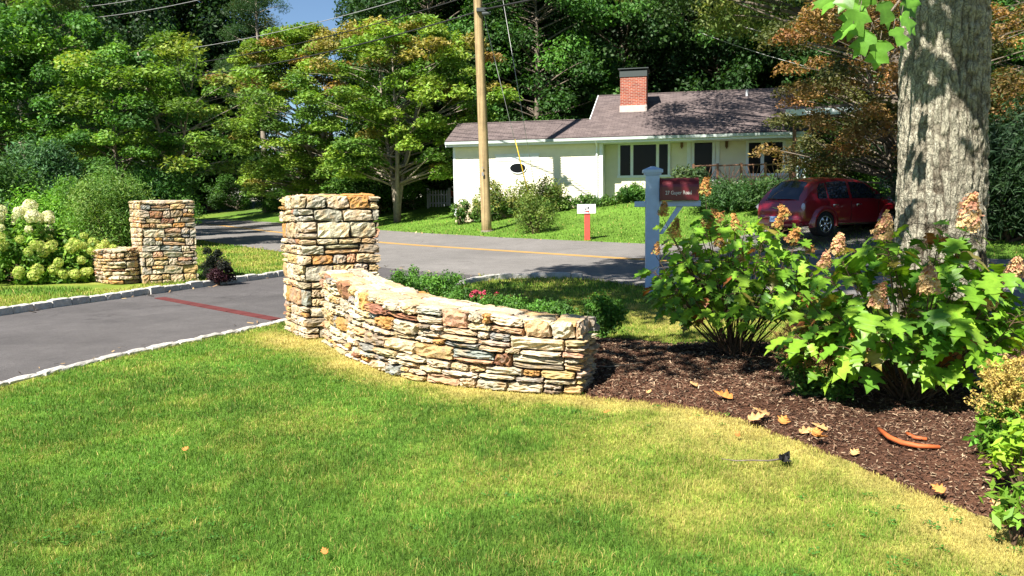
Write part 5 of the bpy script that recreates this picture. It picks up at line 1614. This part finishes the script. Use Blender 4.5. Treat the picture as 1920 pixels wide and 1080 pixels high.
def wire(pts, rad, label, m='wire', name='power_line', group=None, sag=.6, n=26):
    a, c = Vector(pts[0]), Vector(pts[-1])
    bb = MB(); q = []
    for i in range(n):
        t = i / (n - 1); v = a.lerp(c, t); v.z -= sag * 4 * t * (1 - t); q.append(tuple(v))
    bb.tube(q, rad, 6, cap=True)
    tag(bb.build(name, M[m], None, True), label, 'cable', group)
def att(px, py): return PL(px, py)
L_ends = [(-38, 62, 11.2), (-38, 62, 11.9), (-38, 62, 12.9), (-38, 62, 15.2), (-38, 62, 15.9)]
for i, (e_, (ax_, ay_), rd_) in enumerate(zip(L_ends, [(895, 22), (894, -12), (893, -45), (890, -170), (889, -205)], [.028, .02, .016, .018, .018])):
    labs = ['thick lowest black cable running left from the utility pole across the dogwoods', 'second lowest black cable running left from the utility pole', 'third cable from the bottom running left through the wood',
            'upper pale cable crossing the top left corner', 'topmost pale cable crossing the top left corner']
    wire([att(ax_, ay_), e_], rd_, labs[i], 'wire' if i < 2 else 'steelwire', sag=1.5)
wire([att(896, 20), (22, 9.5, 9.3)], .035, 'thick black cable running right from the utility pole out of the top of the picture', sag=.4)
wire([att(896, 12), (22, 9.5, 10.2)], .018, 'thin black cable just above the thick one right of the utility pole', sag=.3)
wire([PL(1290, 18, 33), PL(1960, 165, 27)], .012, 'thin pale service wire crossing the oak crown at upper right', 'steelwire', sag=.3, name='service_wire')
wire([PL(1310, 60, 33), PL(1700, 165, 29)], .012, 'lower thin pale service wire in front of the japanese maple', 'steelwire', sag=.2, name='service_wire')
ga = hit(1003, 412)
g1 = empty('guy_wire', ga); tag(g1, 'pair of steel guy wires with a yellow guard running down from the utility pole', 'guy wire')
b = MB(); b.tube([(0, 0, -.1), tuple(PL(901, 5) - ga)], .011, 6); b.tube([(.25, .1, -.1), tuple(PL(938, -30, PY + 2) - ga)], .011, 6); b.build('cable', M['steelwire'], g1, True)
ev = (PL(901, 5) - ga); 
b = MB(); z_ = (PL(973, 258).z - ga.z); t1 = z_ / ev.z
b.tube([tuple(ev * (t1 * .12)), tuple(ev * t1)], .024, 8); b.build('guard_tube', M['yellowplastic'], g1, True)

# ------------------------------------------------------------------ house
print('house')
HR = math.atan2(-.225, .974)
house = empty('bungalow', (4.19, 38.0, 1.70), HR)
tag(house, 'cream sided single storey house with brown shingle roof and brick chimney across the road', 'house')
def hb(name, m, parent=house, smooth=False):
    return lambda bb: bb.build(name, M[m], parent, smooth)
GL_, ML = 7.05, 8.6   # garage length, main length
EZ = 2.62; SL = .45
b = MB(); b.box(-GL_, 0, 0, 4.6, -1.2, EZ - .12); gw = b.build('garage_wall', M['siding'], house)
b = MB(); b.box(0.003, ML, .95, 9.5, -1.2, EZ + .38); mw = b.build('wall', M['siding'], house)
def claps(x0, x1, y, z0, z1, name='siding', parent=house, pitch=.115):
    pts = [(y + .02, z0)]; z = z0
    while z < z1 - .01:
        zt = min(z + pitch, z1); pts += [(y - .024, z), (y - .004, zt)]; z = zt
    pts += [(y + .02, z1)]
    bb = MB(); bb.prism(pts, 'x', x0, x1); return bb.build(name, M['siding'], parent)
claps(-GL_ + .01, -.105, 0, -.35, EZ - .27)
claps(.05, ML - .01, .95, -.6, EZ - .29)
# roof planes as slabs (thin prisms)
def slab(x0, x1, y0, z0, y1, z1, t=.10, m='shingle', name='roof'):
    bb = MB(); bb.prism([(y0, z0), (y1, z1), (y1, z1 - t), (y0, z0 - t)], 'x', x0, x1); 
    o = bb.build(name, M[m], house); return o
y0 = -.42
bb = MB()
g_run = 2.2; m_run = 5.5
bb.prism([(y0, EZ), (y0 + g_run, EZ + g_run * SL), (y0 + 2 * g_run, EZ), (y0 + 2 * g_run, EZ - .08), (y0 + g_run, EZ + g_run * SL - .09), (y0, EZ - .08)], 'x', -GL_ - .3, -.75)
bb.prism([(y0, EZ), (y0 + m_run, EZ + m_run * SL), (y0 + 2 * m_run, EZ), (y0 + 2 * m_run, EZ - .08), (y0 + m_run, EZ + m_run * SL - .09), (y0, EZ - .08)], 'x', -.75, ML + .5)
roof = bb.build('roof', M['shingle'], house)
bb = MB(); bb.prism([(y0 + .1, EZ - .1), (y0 + m_run, EZ + m_run * SL - .12), (y0 + 2 * m_run - .1, EZ - .1)], 'x', -.70, -.62); bb.prism([(y0 + .1, EZ - .1), (y0 + m_run, EZ + m_run * SL - .12), (y0 + 2 * m_run - .1, EZ - .1)], 'x', ML + .1, ML + .2)
bb.prism([(y0 + .4, EZ - .1), (y0 + g_run, EZ + g_run * SL - .1), (y0 + 2 * g_run - .4, EZ - .1)], 'x', -GL_ + .01, -GL_ + .1)
bb.build('gable', M['siding'], house)
# rake trim where the main roof rises above the garage roof
bb = MB(); bb.prism([(y0 + g_run, EZ + g_run * SL + .02), (y0 + m_run, EZ + m_run * SL + .02), (y0 + m_run, EZ + m_run * SL - .14), (y0 + g_run, EZ + g_run * SL - .12)], 'x', -.79, -.753); bb.build('rake_board', M['trim'], house)
# ridge caps
bb = MB(); bb.prism([(y0 + g_run - .1, EZ + g_run * SL - .02), (y0 + g_run, EZ + g_run * SL + .025), (y0 + g_run + .1, EZ + g_run * SL - .02)], 'x', -GL_ - .3, -.80)
bb.prism([(y0 + m_run - .1, EZ + m_run * SL - .02), (y0 + m_run, EZ + m_run * SL + .025), (y0 + m_run + .1, EZ + m_run * SL - .02)], 'x', -.755, ML + .5); bb.build('ridge_cap', M['shingle'], roof)
# gutters and fascia
bb = MB(); bb.box(-GL_ - .28, ML + .48, y0 - .11, y0 - .003, EZ - .17, EZ - .05); bb.build('gutter', M['gutter'], house)
bb = MB(); bb.box(-GL_ - .28, ML + .48, y0, y0 + .04, EZ - .28, EZ - .085); bb.box(.003, ML + .4, y0 + .04, .94, EZ - .28, EZ - .24); bb.box(-GL_ - .2, -.003, y0 + .04, -.003, EZ - .26, EZ - .22); bb.build('fascia', M['trim'], house)
bb = MB(); bb.tube([(-.22, y0 - .05, EZ - .16), (-.22, -.06, EZ - .4), (-.22, -.06, -.6)], .045, 8); bb.build('downspout', M['trim'], house)
for bx_ in ((-.10, .045, -.04, -.003), (-GL_ - .03, -GL_ + .08, -.04, -.003), (.005, .03, 0, .9)):
    bb = MB(); bb.box(*bx_, -.9, EZ - .28); bb.build('corner_board', M['trim'], house)
bb = MB(); bb.box(-GL_, 0, -.02, 0.0, -1.2, -.353); bb.build('foundation', M['tan'], house)
# oval window with header board on the garage
ov = MB(); cxo = -3.93
oz = 1.30
ov.prism([(cxo + .37 * math.cos(a), oz + .22 * math.sin(a)) for a in np.linspace(0, 2 * math.pi, 28, endpoint=False)], 'y', -.045, -.006)
fr_ = MB(); fr_.box(cxo - 1.05, cxo + 1.0, -.04, -.004, oz + .35, oz + .60); fr_.box(cxo - 1.1, cxo + 1.05, -.06, -.004, oz + .60, oz + .66)
fro = fr_.build('window', M['trim'], house); ov.build('oval_pane', M['glass'], fro)
rg = MB(); pts = [(cxo + .39 * math.cos(a), -.045, oz + .235 * math.sin(a)) for a in np.linspace(0, 2 * math.pi, 29)]
rg.tube(pts, .02, 6, cap=False); rg.build('oval_frame', M['trim'], fro)
# bay window on main wall (local x from px)
def hx(px, yl):
    """local x on house plane at local depth yl for pixel column"""
    e = np.array([.9744, -.2250]); nn = np.array([.2250, .9744]); o = np.array([4.19, 38.0]) + nn * yl
    k = (px - 960) / F
    return (k * o[1] - o[0]) / (e[0] - k * e[1])
def hz(px, py, yl):
    x_ = hx(px, yl); Yw = 38.0 - .2250 * x_ + .9744 * yl
    return P(px, py, Yw).z - 1.70
def win(px0, px1, py0, py1, splits, yl=.95, name='window', proud=.12, fw=.08):
    xa, xb = hx(px0, yl), hx(px1, yl); za = hz((px0 + px1) / 2, py1, yl); zb_ = hz((px0 + px1) / 2, py0, yl)
    f_ = MB()
    f_.box(xa, xb, yl - proud, yl + .02, zb_ - fw, zb_); f_.box(xa - .03, xb + .03, yl - proud - .03, yl + .02, za, za + fw)
    xs = [xa] + [xa + (xb - xa) * s_ for s_ in splits] + [xb]
    for x_ in xs[0:1]: f_.box(x_, x_ + fw, yl - proud, yl + .02, za + fw, zb_ - fw)
    for x_ in xs[1:-1]: f_.box(x_ - fw * .6, x_ + fw * .6, yl - proud, yl + .02, za + fw, zb_ - fw)
    f_.box(xb - fw, xb, yl - proud, yl + .02, za + fw, zb_ - fw)
    w_ = f_.build(name, M['trim'], house)
    for a_, c_ in zip(xs[:-1], xs[1:]):
        q_ = MB(); q_.box(a_ + fw * .61, c_ - fw * .61, yl - proud + .02, yl - proud + .03, za + fw, zb_ - fw); q_.build('pane', M['glass'], w_)
    return w_
win(1160, 1257, 267, 333, [.27, .76], fw=.11)
# sill panel below the bay
xa, xb = hx(1163, .95), hx(1255, .95); 
bb = MB(); bb.box(xa + .1, xb - .1, .86, .953, -1, hz(1200, 333, .95)); bb.build('bay_panel', M['siding'], house)
d_ = win(1296, 1340, 262, 340, [], name='door', proud=.06, fw=.13)
win(1397, 1470, 262, 330, [.42], name='door', proud=.06, fw=.12)
for (q0, q1) in ((1341, 1348), (1288, 1295), (1496, 1502)):
    bb = MB(); bb.box(hx(q0, .95), hx(q1, .95), .87, .95, -1, EZ - .28); bb.build('corner_board', M['trim'], house)
for px in (1278, 1361):
    x_ = hx(px, .9); z_ = hz(px, 270, .9)
    bb = MB(); bb.box(x_ - .06, x_ + .06, .82, .945, z_ - .14, z_ + .12); bb.prism([(x_ - .09, z_ + .12), (x_ + .09, z_ + .12), (x_, z_ + .24)], 'y', .80, .945); bb.box(x_ - .03, x_ + .03, .85, .945, z_ - .2, z_ - .14)
    bb.build('wall_lantern', M['railwood'], house)
# chimney
x0_, x1_ = hx(1164, 2.6), hx(1212, 2.6)
zt2 = hz(1187, 143, 2.6); zroof = EZ + (2.6 - y0) * SL
ch = MB(); ch.box(x0_, x1_, 2.6, 3.7, zroof - .6, zt2); chim = ch.build('chimney', M['brick'], house)
ch = MB(); ch.box(x0_ - .03, x1_ + .03, 2.57, 3.73, zt2 - .02, zt2 + .28); ch.build('chimney_crown', M['darkmetal'], chim)
ch = MB(); ch.box(x0_ - .1, x1_ + .1, 2.5, 3.8, zt2 + .34, zt2 + .38)
for q_ in ((x0_, 2.6), (x1_ - .04, 2.6), (x0_, 3.66), (x1_ - .04, 3.66)): ch.box(q_[0], q_[0] + .04, q_[1], q_[1] + .04, zt2 + .28, zt2 + .34)
ch.build('chimney_cap', M['darkmetal'], chim)
ch = MB(); ch.box(x0_ - .03, x1_ + .03, 2.565, 3.72, zroof - .5, zroof + .30); ch.build('chimney_flashing', M['mortarpale'], chim)
vt = MB(); vt.tube([(hx(1397, 4.2), 4.2, EZ + (4.2 - y0) * SL - .05), (hx(1397, 4.2), 4.2, EZ + (4.2 - y0) * SL + .28)], .06, 8); vt.build('vent_pipe', M['boxwhite'], roof)
# porch deck and sunburst railing
dy0, dy1 = -1.6, .94
xa, xb = hx(1297, dy0), hx(1512, dy0)
bb = MB(); bb.box(xa, xb, dy0, dy1 - .003, .02, .16); 
for q_ in np.linspace(xa + .1, xb - .1, 5): bb.box(q_ - .06, q_ + .06, dy0 + .02, dy0 + .14, -1.6, .02)
deck = bb.build('porch_deck', M['railwood'], house)
posts = [hx(q_, dy0) for q_ in (1300, 1345, 1389, 1434, 1480, 1512)]
rz0, rz1 = .28, 1.16
for q_ in posts:
    rl_ = MB(); rl_.box(q_ - .055, q_ + .055, dy0 - .02, dy0 + .09, .16, rz1 + .1); rl_.build('railing_post', M['railwood'], house)
bb = MB()
for a_, c_ in zip(posts[:-1], posts[1:]):
    bb.tube([(a_ + .055, dy0 + .035, rz1), (c_ - .055, dy0 + .035, rz1 + .02)], .035, 7); bb.tube([(a_ + .055, dy0 + .035, rz0), (c_ - .055, dy0 + .035, rz0)], .03, 7)
bb.build('railing_rails', M['railwood'], house)
for a_, c_ in zip(posts[:-1], posts[1:]):
    bb = MB(); m_ = (a_ + c_) / 2; hwid = (c_ - a_) / 2 - .07
    for k in range(13):
        an = math.pi * k / 12
        dx_, dz_ = math.cos(an), math.sin(an); r1 = min(hwid / max(abs(dx_), 1e-3), (rz1 - .04 - rz0) / max(dz_, 1e-3))
        bb.tube([(m_ + dx_ * .16, dy0 + .035, rz0 + .02 + dz_ * .16), (m_ + dx_ * r1, dy0 + .035, rz0 + .02 + dz_ * r1 * .98)], .018, 5)
    bb.prism([(m_ + .18 * math.cos(a), rz0 + .02 + .18 * math.sin(a)) for a in np.linspace(0, math.pi, 12)], 'y', dy0, dy0 + .06)
    bb.build('sunburst_panel', M['railwood'], house)

# shed roof / carport with tan wall to the right, partly behind maple
cp = empty('carport', (P2(1600, 36), 36, 1.85), R(-14)); tag(cp, 'carport with white edged flat roof and tan wall between the maple and big trunk', 'carport')
bb = MB(); bb.prism([(-3.0, 3.10), (3.0, 3.55), (3.0, 3.75), (-3.0, 3.30)], 'y', -1.5, 3.5); bb.build('roof', M['shingle'], cp)
bb = MB(); bb.box(-3.03, 1.2, -1.56, -1.503, 3.05, 3.32); bb.build('fascia', M['trim'], cp)
bb = MB(); bb.box(.6, 5.0, .5, .8, -1.5, 3.2); bb.build('wall', M['tan'], cp)
for q_ in (-2.7, -.6):
    bb = MB(); bb.box(q_, q_ + .14, -1.3, -1.16, -1, 3.1); bb.build('support_post', M['railwood'], cp)
# grey neighbour house up behind
nh = empty('grey_house', (P2(1385, 66), 66, 1.85), R(-20)); tag(nh, 'grey sided house barely seen through the trees above the brown roof', 'house')
bb = MB(); bb.box(-2.5, 2.5, 0, 6, -1, 10.4); bb.build('wall', M['greysiding'], nh)
bb = MB(); bb.prism([(-2.9, 10.4), (2.9, 10.4), (0, 12.6)], 'y', -.3, 6.2); bb.build('roof', M['shingle'], nh)
for q_ in (-1.2, .9): 
    bb = MB(); bb.box(q_ - .5, q_ + .5, -.06, -.01, 8.0, 9.6); w_ = bb.build('window', M['trim'], nh); bb = MB(); bb.box(q_ - .4, q_ + .4, -.08, -.061, 8.1, 9.5); bb.build('pane', M['glass'], w_)

# picket gate, pot, wooden fence
p = hit(822, 388)
pg = empty('picket_gate', p, R(-25)); tag(pg, 'short weathered grey picket gate left of the garage', 'gate')
bb = MB()
for i in range(7):
    x_ = -.62 + i * .2; bb.prism([(x_, 0), (x_ + .09, 0), (x_ + .09, .95), (x_ + .045, 1.05), (x_, .95)], 'y', -.02, .02)
bb.build('pickets', M['greywood'], pg)
bb = MB(); bb.box(-.66, .72, .022, .05, .2, .28); bb.box(-.66, .72, .022, .05, .7, .78); bb.box(-.78, -.67, -.05, .06, -.2, 1.15); bb.box(.73, .84, -.05, .06, -.2, 1.15); bb.build('gate_frame', M['greywood'], pg)
p = hit(846, 382)
bb = MB(); prof = [(.0, .26), (.3, .34), (.34, .37), (.40, .40)]
n = 20; V = []; 
pr = [(.02, 0), (.24, 0), (.30, .30), (.35, .30), (.36, .38), (.31, .38), (.28, .32), (.02, .30)]
for (rr_, z_) in pr:
    for k in range(n): V.append((rr_ * math.cos(2 * math.pi * k / n), rr_ * math.sin(2 * math.pi * k / n), z_))
fs = [(i * n + k, i * n + (k + 1) % n, (i + 1) * n + (k + 1) % n, (i + 1) * n + k) for i in range(len(pr) - 1) for k in range(n)]
bb.add(V, np.array(fs)); tag(bb.build('plant_pot', M['terracotta'], None, True, loc=(p.x, p.y + 1, tz(p.x, p.y + 1) + .35)), 'terracotta plant pot at the left corner of the garage', 'pot')
wf = empty('board_fence', (P2(160, 33), 33, 0), R(4)); tag(wf, 'short piece of pale wooden board fence glimpsed above the left shrubs', 'fence')
bb = MB()
for i in range(12): bb.box(-.9 + i * .16, -.9 + i * .16 + .13, 0, .03, 0, 3.1 + .04 * math.sin(i))
bb.build('boards', M['tan'], wf)
bb = MB(); bb.box(-.95, 1.05, .031, .09, .5, .6); bb.box(-.95, 1.05, .031, .09, 2.5, 2.6); bb.build('rails', M['tan'], wf)

# ------------------------------------------------------------------ the red car
print('car')
def make_car(loc, heading):
    root = empty('red_car', loc, heading)
    tag(root, 'dark red retro styled hatchback parked beyond the road, half in shade', 'car')
    xs = np.array([0, .04, .12, .30, .55, .9, 1.4, 1.9, 2.4, 2.72, 3.0, 3.32, 3.6, 3.95, 4.2, 4.29])
    top = np.array([.66, .78, .96, 1.24, 1.49, 1.565, 1.60, 1.595, 1.55, 1.46, 1.27, 1.06, 1.01, .94, .82, .66])
    wb = np.array([.74, .80, .83, .845, .85, .85, .85, .85, .85, .845, .83, .80, .75, .68, .58, .45])
    def section(i):
        t, w = top[i], wb[i]
        belt = min(t - .03, .97)
        wr = w - max(0, t - belt) * .34
        pts = [(0, .26), (w * .8, .26), (w * .97, .33), (w, .50), (w * 1.0, .72), (w * .985, belt - .02), (w * .97, belt),
               (w * .97 + (wr - w * .97) * .45, belt + (t - belt) * .45), (wr, belt + (t - belt) * .82), (wr - .09, belt + (t - belt) * .95), (wr * .5, t - .003), (0, t + .004)]
        return pts
    V = []; S = [section(i) for i in range(len(xs))]; k = len(S[0]); ring = 2 * k - 2
    for x, s in zip(xs, S):
        for (y, z) in s: V.append((x, -y, z))
        for (y, z) in s[-2:0:-1]: V.append((x, y, z))
    fs = []
    for i in range(len(xs) - 1):
        for j in range(ring):
            j2 = (j + 1) % ring; fs.append((i * ring + j, i * ring + j2, (i + 1) * ring + j2, (i + 1) * ring + j))
    fs.append(tuple(range(ring))[::-1]); fs.append(tuple(range((len(xs) - 1) * ring, len(xs) * ring)))
    bb = MB(); bb.add(V, fs); body = bb.build('body', M['carred'], root, True)
    sm = body.modifiers.new('s', 'SUBSURF'); sm.levels = 2; sm.render_levels = 2
    T = lambda x: np.interp(x, xs, top); Wd = lambda x: np.interp(x, xs, wb)
    def side(x, f, off=.012, sgn=-1):
        t, w = T(x), Wd(x); belt = min(t - .03, .97); wr = w - max(0, t - belt) * .34
        a = (w * .97, belt); c = (wr, belt + (t - belt) * .82)
        return (x, sgn * (a[0] + (c[0] - a[0]) * f + off), a[1] + (c[1] - a[1]) * f)
    for sgn in (-1, 1):
        for (pts, nm) in ([[(.62, .10), (.98, .10), (.98, .93), (.80, .93), (.66, .7)], 'side_window'], [[(1.03, .08), (1.80, .08), (1.80, .97), (1.03, .97)], 'side_window'],
                          [[(1.90, .08), (2.95, .08), (2.72, .75), (2.5, .97), (1.90, .97)], 'side_window']):
            bb = MB(); pp = []
            # fill polygon by a grid between lower and upper edges
            xlo, xhi = min(p_[0] for p_ in pts), max(p_[0] for p_ in pts); m_ = 14
            for i in range(m_ + 1):
                x = xlo + (xhi - xlo) * i / m_; ys = []
                for (p0, p1) in zip(pts, pts[1:] + pts[:1]):
                    if abs(p1[0] - p0[0]) > 1e-6 and min(p0[0], p1[0]) - 1e-9 <= x <= max(p0[0], p1[0]) + 1e-9: ys.append(p0[1] + (p1[1] - p0[1]) * (x - p0[0]) / (p1[0] - p0[0]))
                lo, hi = min(ys), max(ys)
                for j in range(5): pp.append(side(x, lo + (hi - lo) * j / 4, .014, sgn))
            fs = [(i * 5 + j, i * 5 + j + 1, (i + 1) * 5 + j + 1, (i + 1) * 5 + j) for i in range(m_) for j in range(4)]
            bb.add(pp, np.array(fs)); bb.build(nm, M['carglass'], root, True)
    # rear glass on the sloped hatch
    bb = MB(); pp = []
    for i in range(7):
        t = i / 6; x = .135 + .39 * t; z = T(x); w = (.70 - .18 * t)
        for j in range(9):
            u = -1 + j / 4; xx = x - .035 - .0 + .05 * u * u; pp.append((xx, u * w, z + .028 - .05 * abs(u) ** 3))
    fs = [(i * 9 + j, i * 9 + j + 1, (i + 1) * 9 + j + 1, (i + 1) * 9 + j) for i in range(6) for j in range(8)]
    bb.add(pp, np.array(fs)); bb.build('rear_window', M['carglass'], root, True)
    # windscreen
    bb = MB(); pp = []
    for i in range(5):
        t = i / 4; x = 2.74 + .52 * t; z = T(x)
        for j in range(9):
            u = -1 + j / 4; pp.append((x + .03 - .04 * u * u, u * (.56 + .12 * t), z + .022 - .03 * abs(u) ** 3))
    bb.add(pp, np.array([(i * 9 + j, i * 9 + j + 1, (i + 1) * 9 + j + 1, (i + 1) * 9 + j) for i in range(4) for j in range(8)])); bb.build('windscreen', M['carglass'], root, True)
    # bumper
    bb = MB(); q = []
    for a in np.linspace(-1, 1, 15): q.append((-.09 + .16 * abs(a) ** 4, a * .80, .47))
    prev = None; VV = []
    for p_ in q:
        for dz, dx in ((-.13, .03), (-.10, -.02), (.08, -.02), (.12, .04), (.12, .2), (-.13, .2)): VV.append((p_[0] + dx, p_[1], p_[2] + dz))
    fs = [(i * 6 + j, i * 6 + (j + 1) % 6, (i + 1) * 6 + (j + 1) % 6, (i + 1) * 6 + j) for i in range(14) for j in range(6)]
    fs += [tuple(range(6)), tuple(range(84, 90))]
    bb.add(VV, fs); bb.build('bumper', M['carred'], root, True)
    # licence plate
    bb = MB(); bb.box(-.135, -.118, -.17, .15, .40, .55); pl = bb.build('licence_plate', M['plate'], root)
    # hatch emblem: small chrome wings
    bb = MB(); bb.prism([(-.24, .80), (0, .775), (.24, .80), (.05, .745), (0, .735), (-.05, .745)], 'x', -.005 + .0, .03); bb.build('emblem', M['chrome'], root)
    # fenders + wheels
    for (cxw, nm) in ((.86, 'rear'), (3.48, 'front')):
        for sgn in (-1, 1):
            bb = MB(); N_ = 18; VV = []
            for i in range(N_ + 1):
                a = math.pi * (-.06 + 1.12 * i / N_)
                for (rr, yy) in ((.335, .80), (.34, .895), (.37, .915), (.42, .905), (.49, .86), (.52, .80)):
                    VV.append((cxw - rr * math.cos(a) * 1.05, sgn * yy, .34 + rr * math.sin(a)))
            fs = [(i * 6 + j, i * 6 + j + 1, (i + 1) * 6 + j + 1, (i + 1) * 6 + j) for i in range(N_) for j in range(5)]
            bb.add(VV, np.array(fs)); bb.build('fender', M['carred'], root, True)
            bb = MB(); bb.tube([(cxw, sgn * .60, .34), (cxw, sgn * .861, .34)], .345, 24); bb.build('wheel_well', M['black'], root)
            wh = MB(); prof = [(.19, .66), (.30, .66), (.32, .70), (.325, .85), (.30, .885), (.225, .885), (.205, .87)]
            n = 28; VV = []
            for (rr, yy) in prof:
                for k2 in range(n): VV.append((cxw + rr * math.cos(2 * math.pi * k2 / n), sgn * yy, .33 + rr * math.sin(2 * math.pi * k2 / n)))
            fs = [(i * n + k2, i * n + (k2 + 1) % n, (i + 1) * n + (k2 + 1) % n, (i + 1) * n + k2) for i in range(len(prof) - 1) for k2 in range(n)]
            wh.add(VV, np.array(fs)); wo = wh.build('wheel', M['rubber'], root, True)
            rm = MB()
            for k2 in range(6):
                a = math.pi * 2 * k2 / 6 + .2
                for dd in (-.09, .09):
                    rm.tube([(cxw + .03 * math.cos(a), sgn * .878, .33 + .03 * math.sin(a)), (cxw + .215 * math.cos(a + dd), sgn * .876, .33 + .215 * math.sin(a + dd))], .014, 5)
            rm.tube([(cxw, sgn * .86, .33), (cxw, sgn * .89, .33)], .05, 12)
            rm.tube([(cxw + .213 * math.cos(a), sgn * .876, .33 + .213 * math.sin(a)) for a in np.linspace(0, 2 * math.pi, 25)], .013, 5, cap=False)
            rm.build('rim', M['chrome'], wo, True)
    for sgn in (-1, 1):
        bb = MB()
        c = np.array([.10, sgn * .80, .80]); VV = []; n = 14
        for k2 in range(n): a = 2 * math.pi * k2 / n; VV.append((.10 + .045 * math.cos(a) , sgn * (.812 + .028 * math.cos(a)) , .80 + .10 * math.sin(a)))
        VV.append((.05, sgn * .885, .80))
        bb.add(VV, [(k2, (k2 + 1) % n, n) for k2 in range(n)]); bb.build('tail_light', M['lens'], root, True)
        for hx_ in (1.13, 2.02):
            bb = MB(); bb.tube([(hx_, sgn * .865, .84), (hx_ + .03, sgn * .895, .845), (hx_ + .16, sgn * .895, .84), (hx_ + .19, sgn * .865, .83)], .014, 6); bb.tube([(hx_ + .05, sgn * .862, .825), (hx_ + .05, sgn * .87, .825)], .035, 10); bb.build('door_handle', M['chrome'], root, True)
        bb = MB(); bb.tube([(2.72, sgn * .86, 1.02), (2.72, sgn * .97, 1.04)], [.03, .03], 6); bb.box(2.68, 2.78, min(sgn * .93, sgn * 1.08), max(sgn * .93, sgn * 1.08), .98, 1.12); mi = bb.build('mirror', M['black'], root)
        bb = MB(); bb.box(1.35, 3.02, min(sgn * .862, sgn * .875), max(sgn * .862, sgn * .875), .315, .34); bb.build('sill_trim', M['chrome'], root)
        for xd in (1.0, 1.85, 2.92):
            bb = MB(); bb.box(xd - .004, xd + .004, min(sgn * .845, sgn * .8535), max(sgn * .845, sgn * .8535), .40, .93); bb.build('door_seam', M['black'], root)
    bb = MB(); bb.tube([(.03, .05, .98), (.06, .2, 1.03), (.06, .45, 1.02)], .012, 5); bb.build('wiper', M['black'], root)
    text_obj('S19 IN', .085, M['plateink'], root, (-.14, -.01, .475), (math.pi / 2, 0, -math.pi / 2), name='plate_text', sx=.8)
    return root
hd = R(90 - 63)
fwd = Vector((math.cos(hd), math.sin(hd), 0)); lft_ = Vector((-fwd.y, fwd.x, 0))
rr_corner = Vector((P2(1503, 21.6), 21.6, 0))
cl = rr_corner + lft_ * .85
make_car((cl.x, cl.y, .47), hd)
# paved apron the car stands on
ap = [Vector(rr_corner) + lft_ * a + fwd * c for a, c in ((-1.2, -2.6), (-1.2, 9), (4.0, 9), (3.4, -2.2))]
bb = MB(); nn_ = 20; VV = []
for i in range(nn_ + 1):
    for j in range(nn_ + 1):
        p0 = ap[0].lerp(ap[1], i / nn_); p1 = ap[3].lerp(ap[2], i / nn_); q = p0.lerp(p1, j / nn_)
        VV.append((q.x, q.y, max(tz(q.x, q.y) + .02, 0) if True else 0))
bb.add(VV, np.array([(i * (nn_ + 1) + j, i * (nn_ + 1) + j + 1, (i + 1) * (nn_ + 1) + j + 1, (i + 1) * (nn_ + 1) + j) for i in range(nn_) for j in range(nn_)])[:, ::-1])
tag(bb.build('parking_apron', M['asphalt'], None, True), None, None, kind='structure')
print('done')
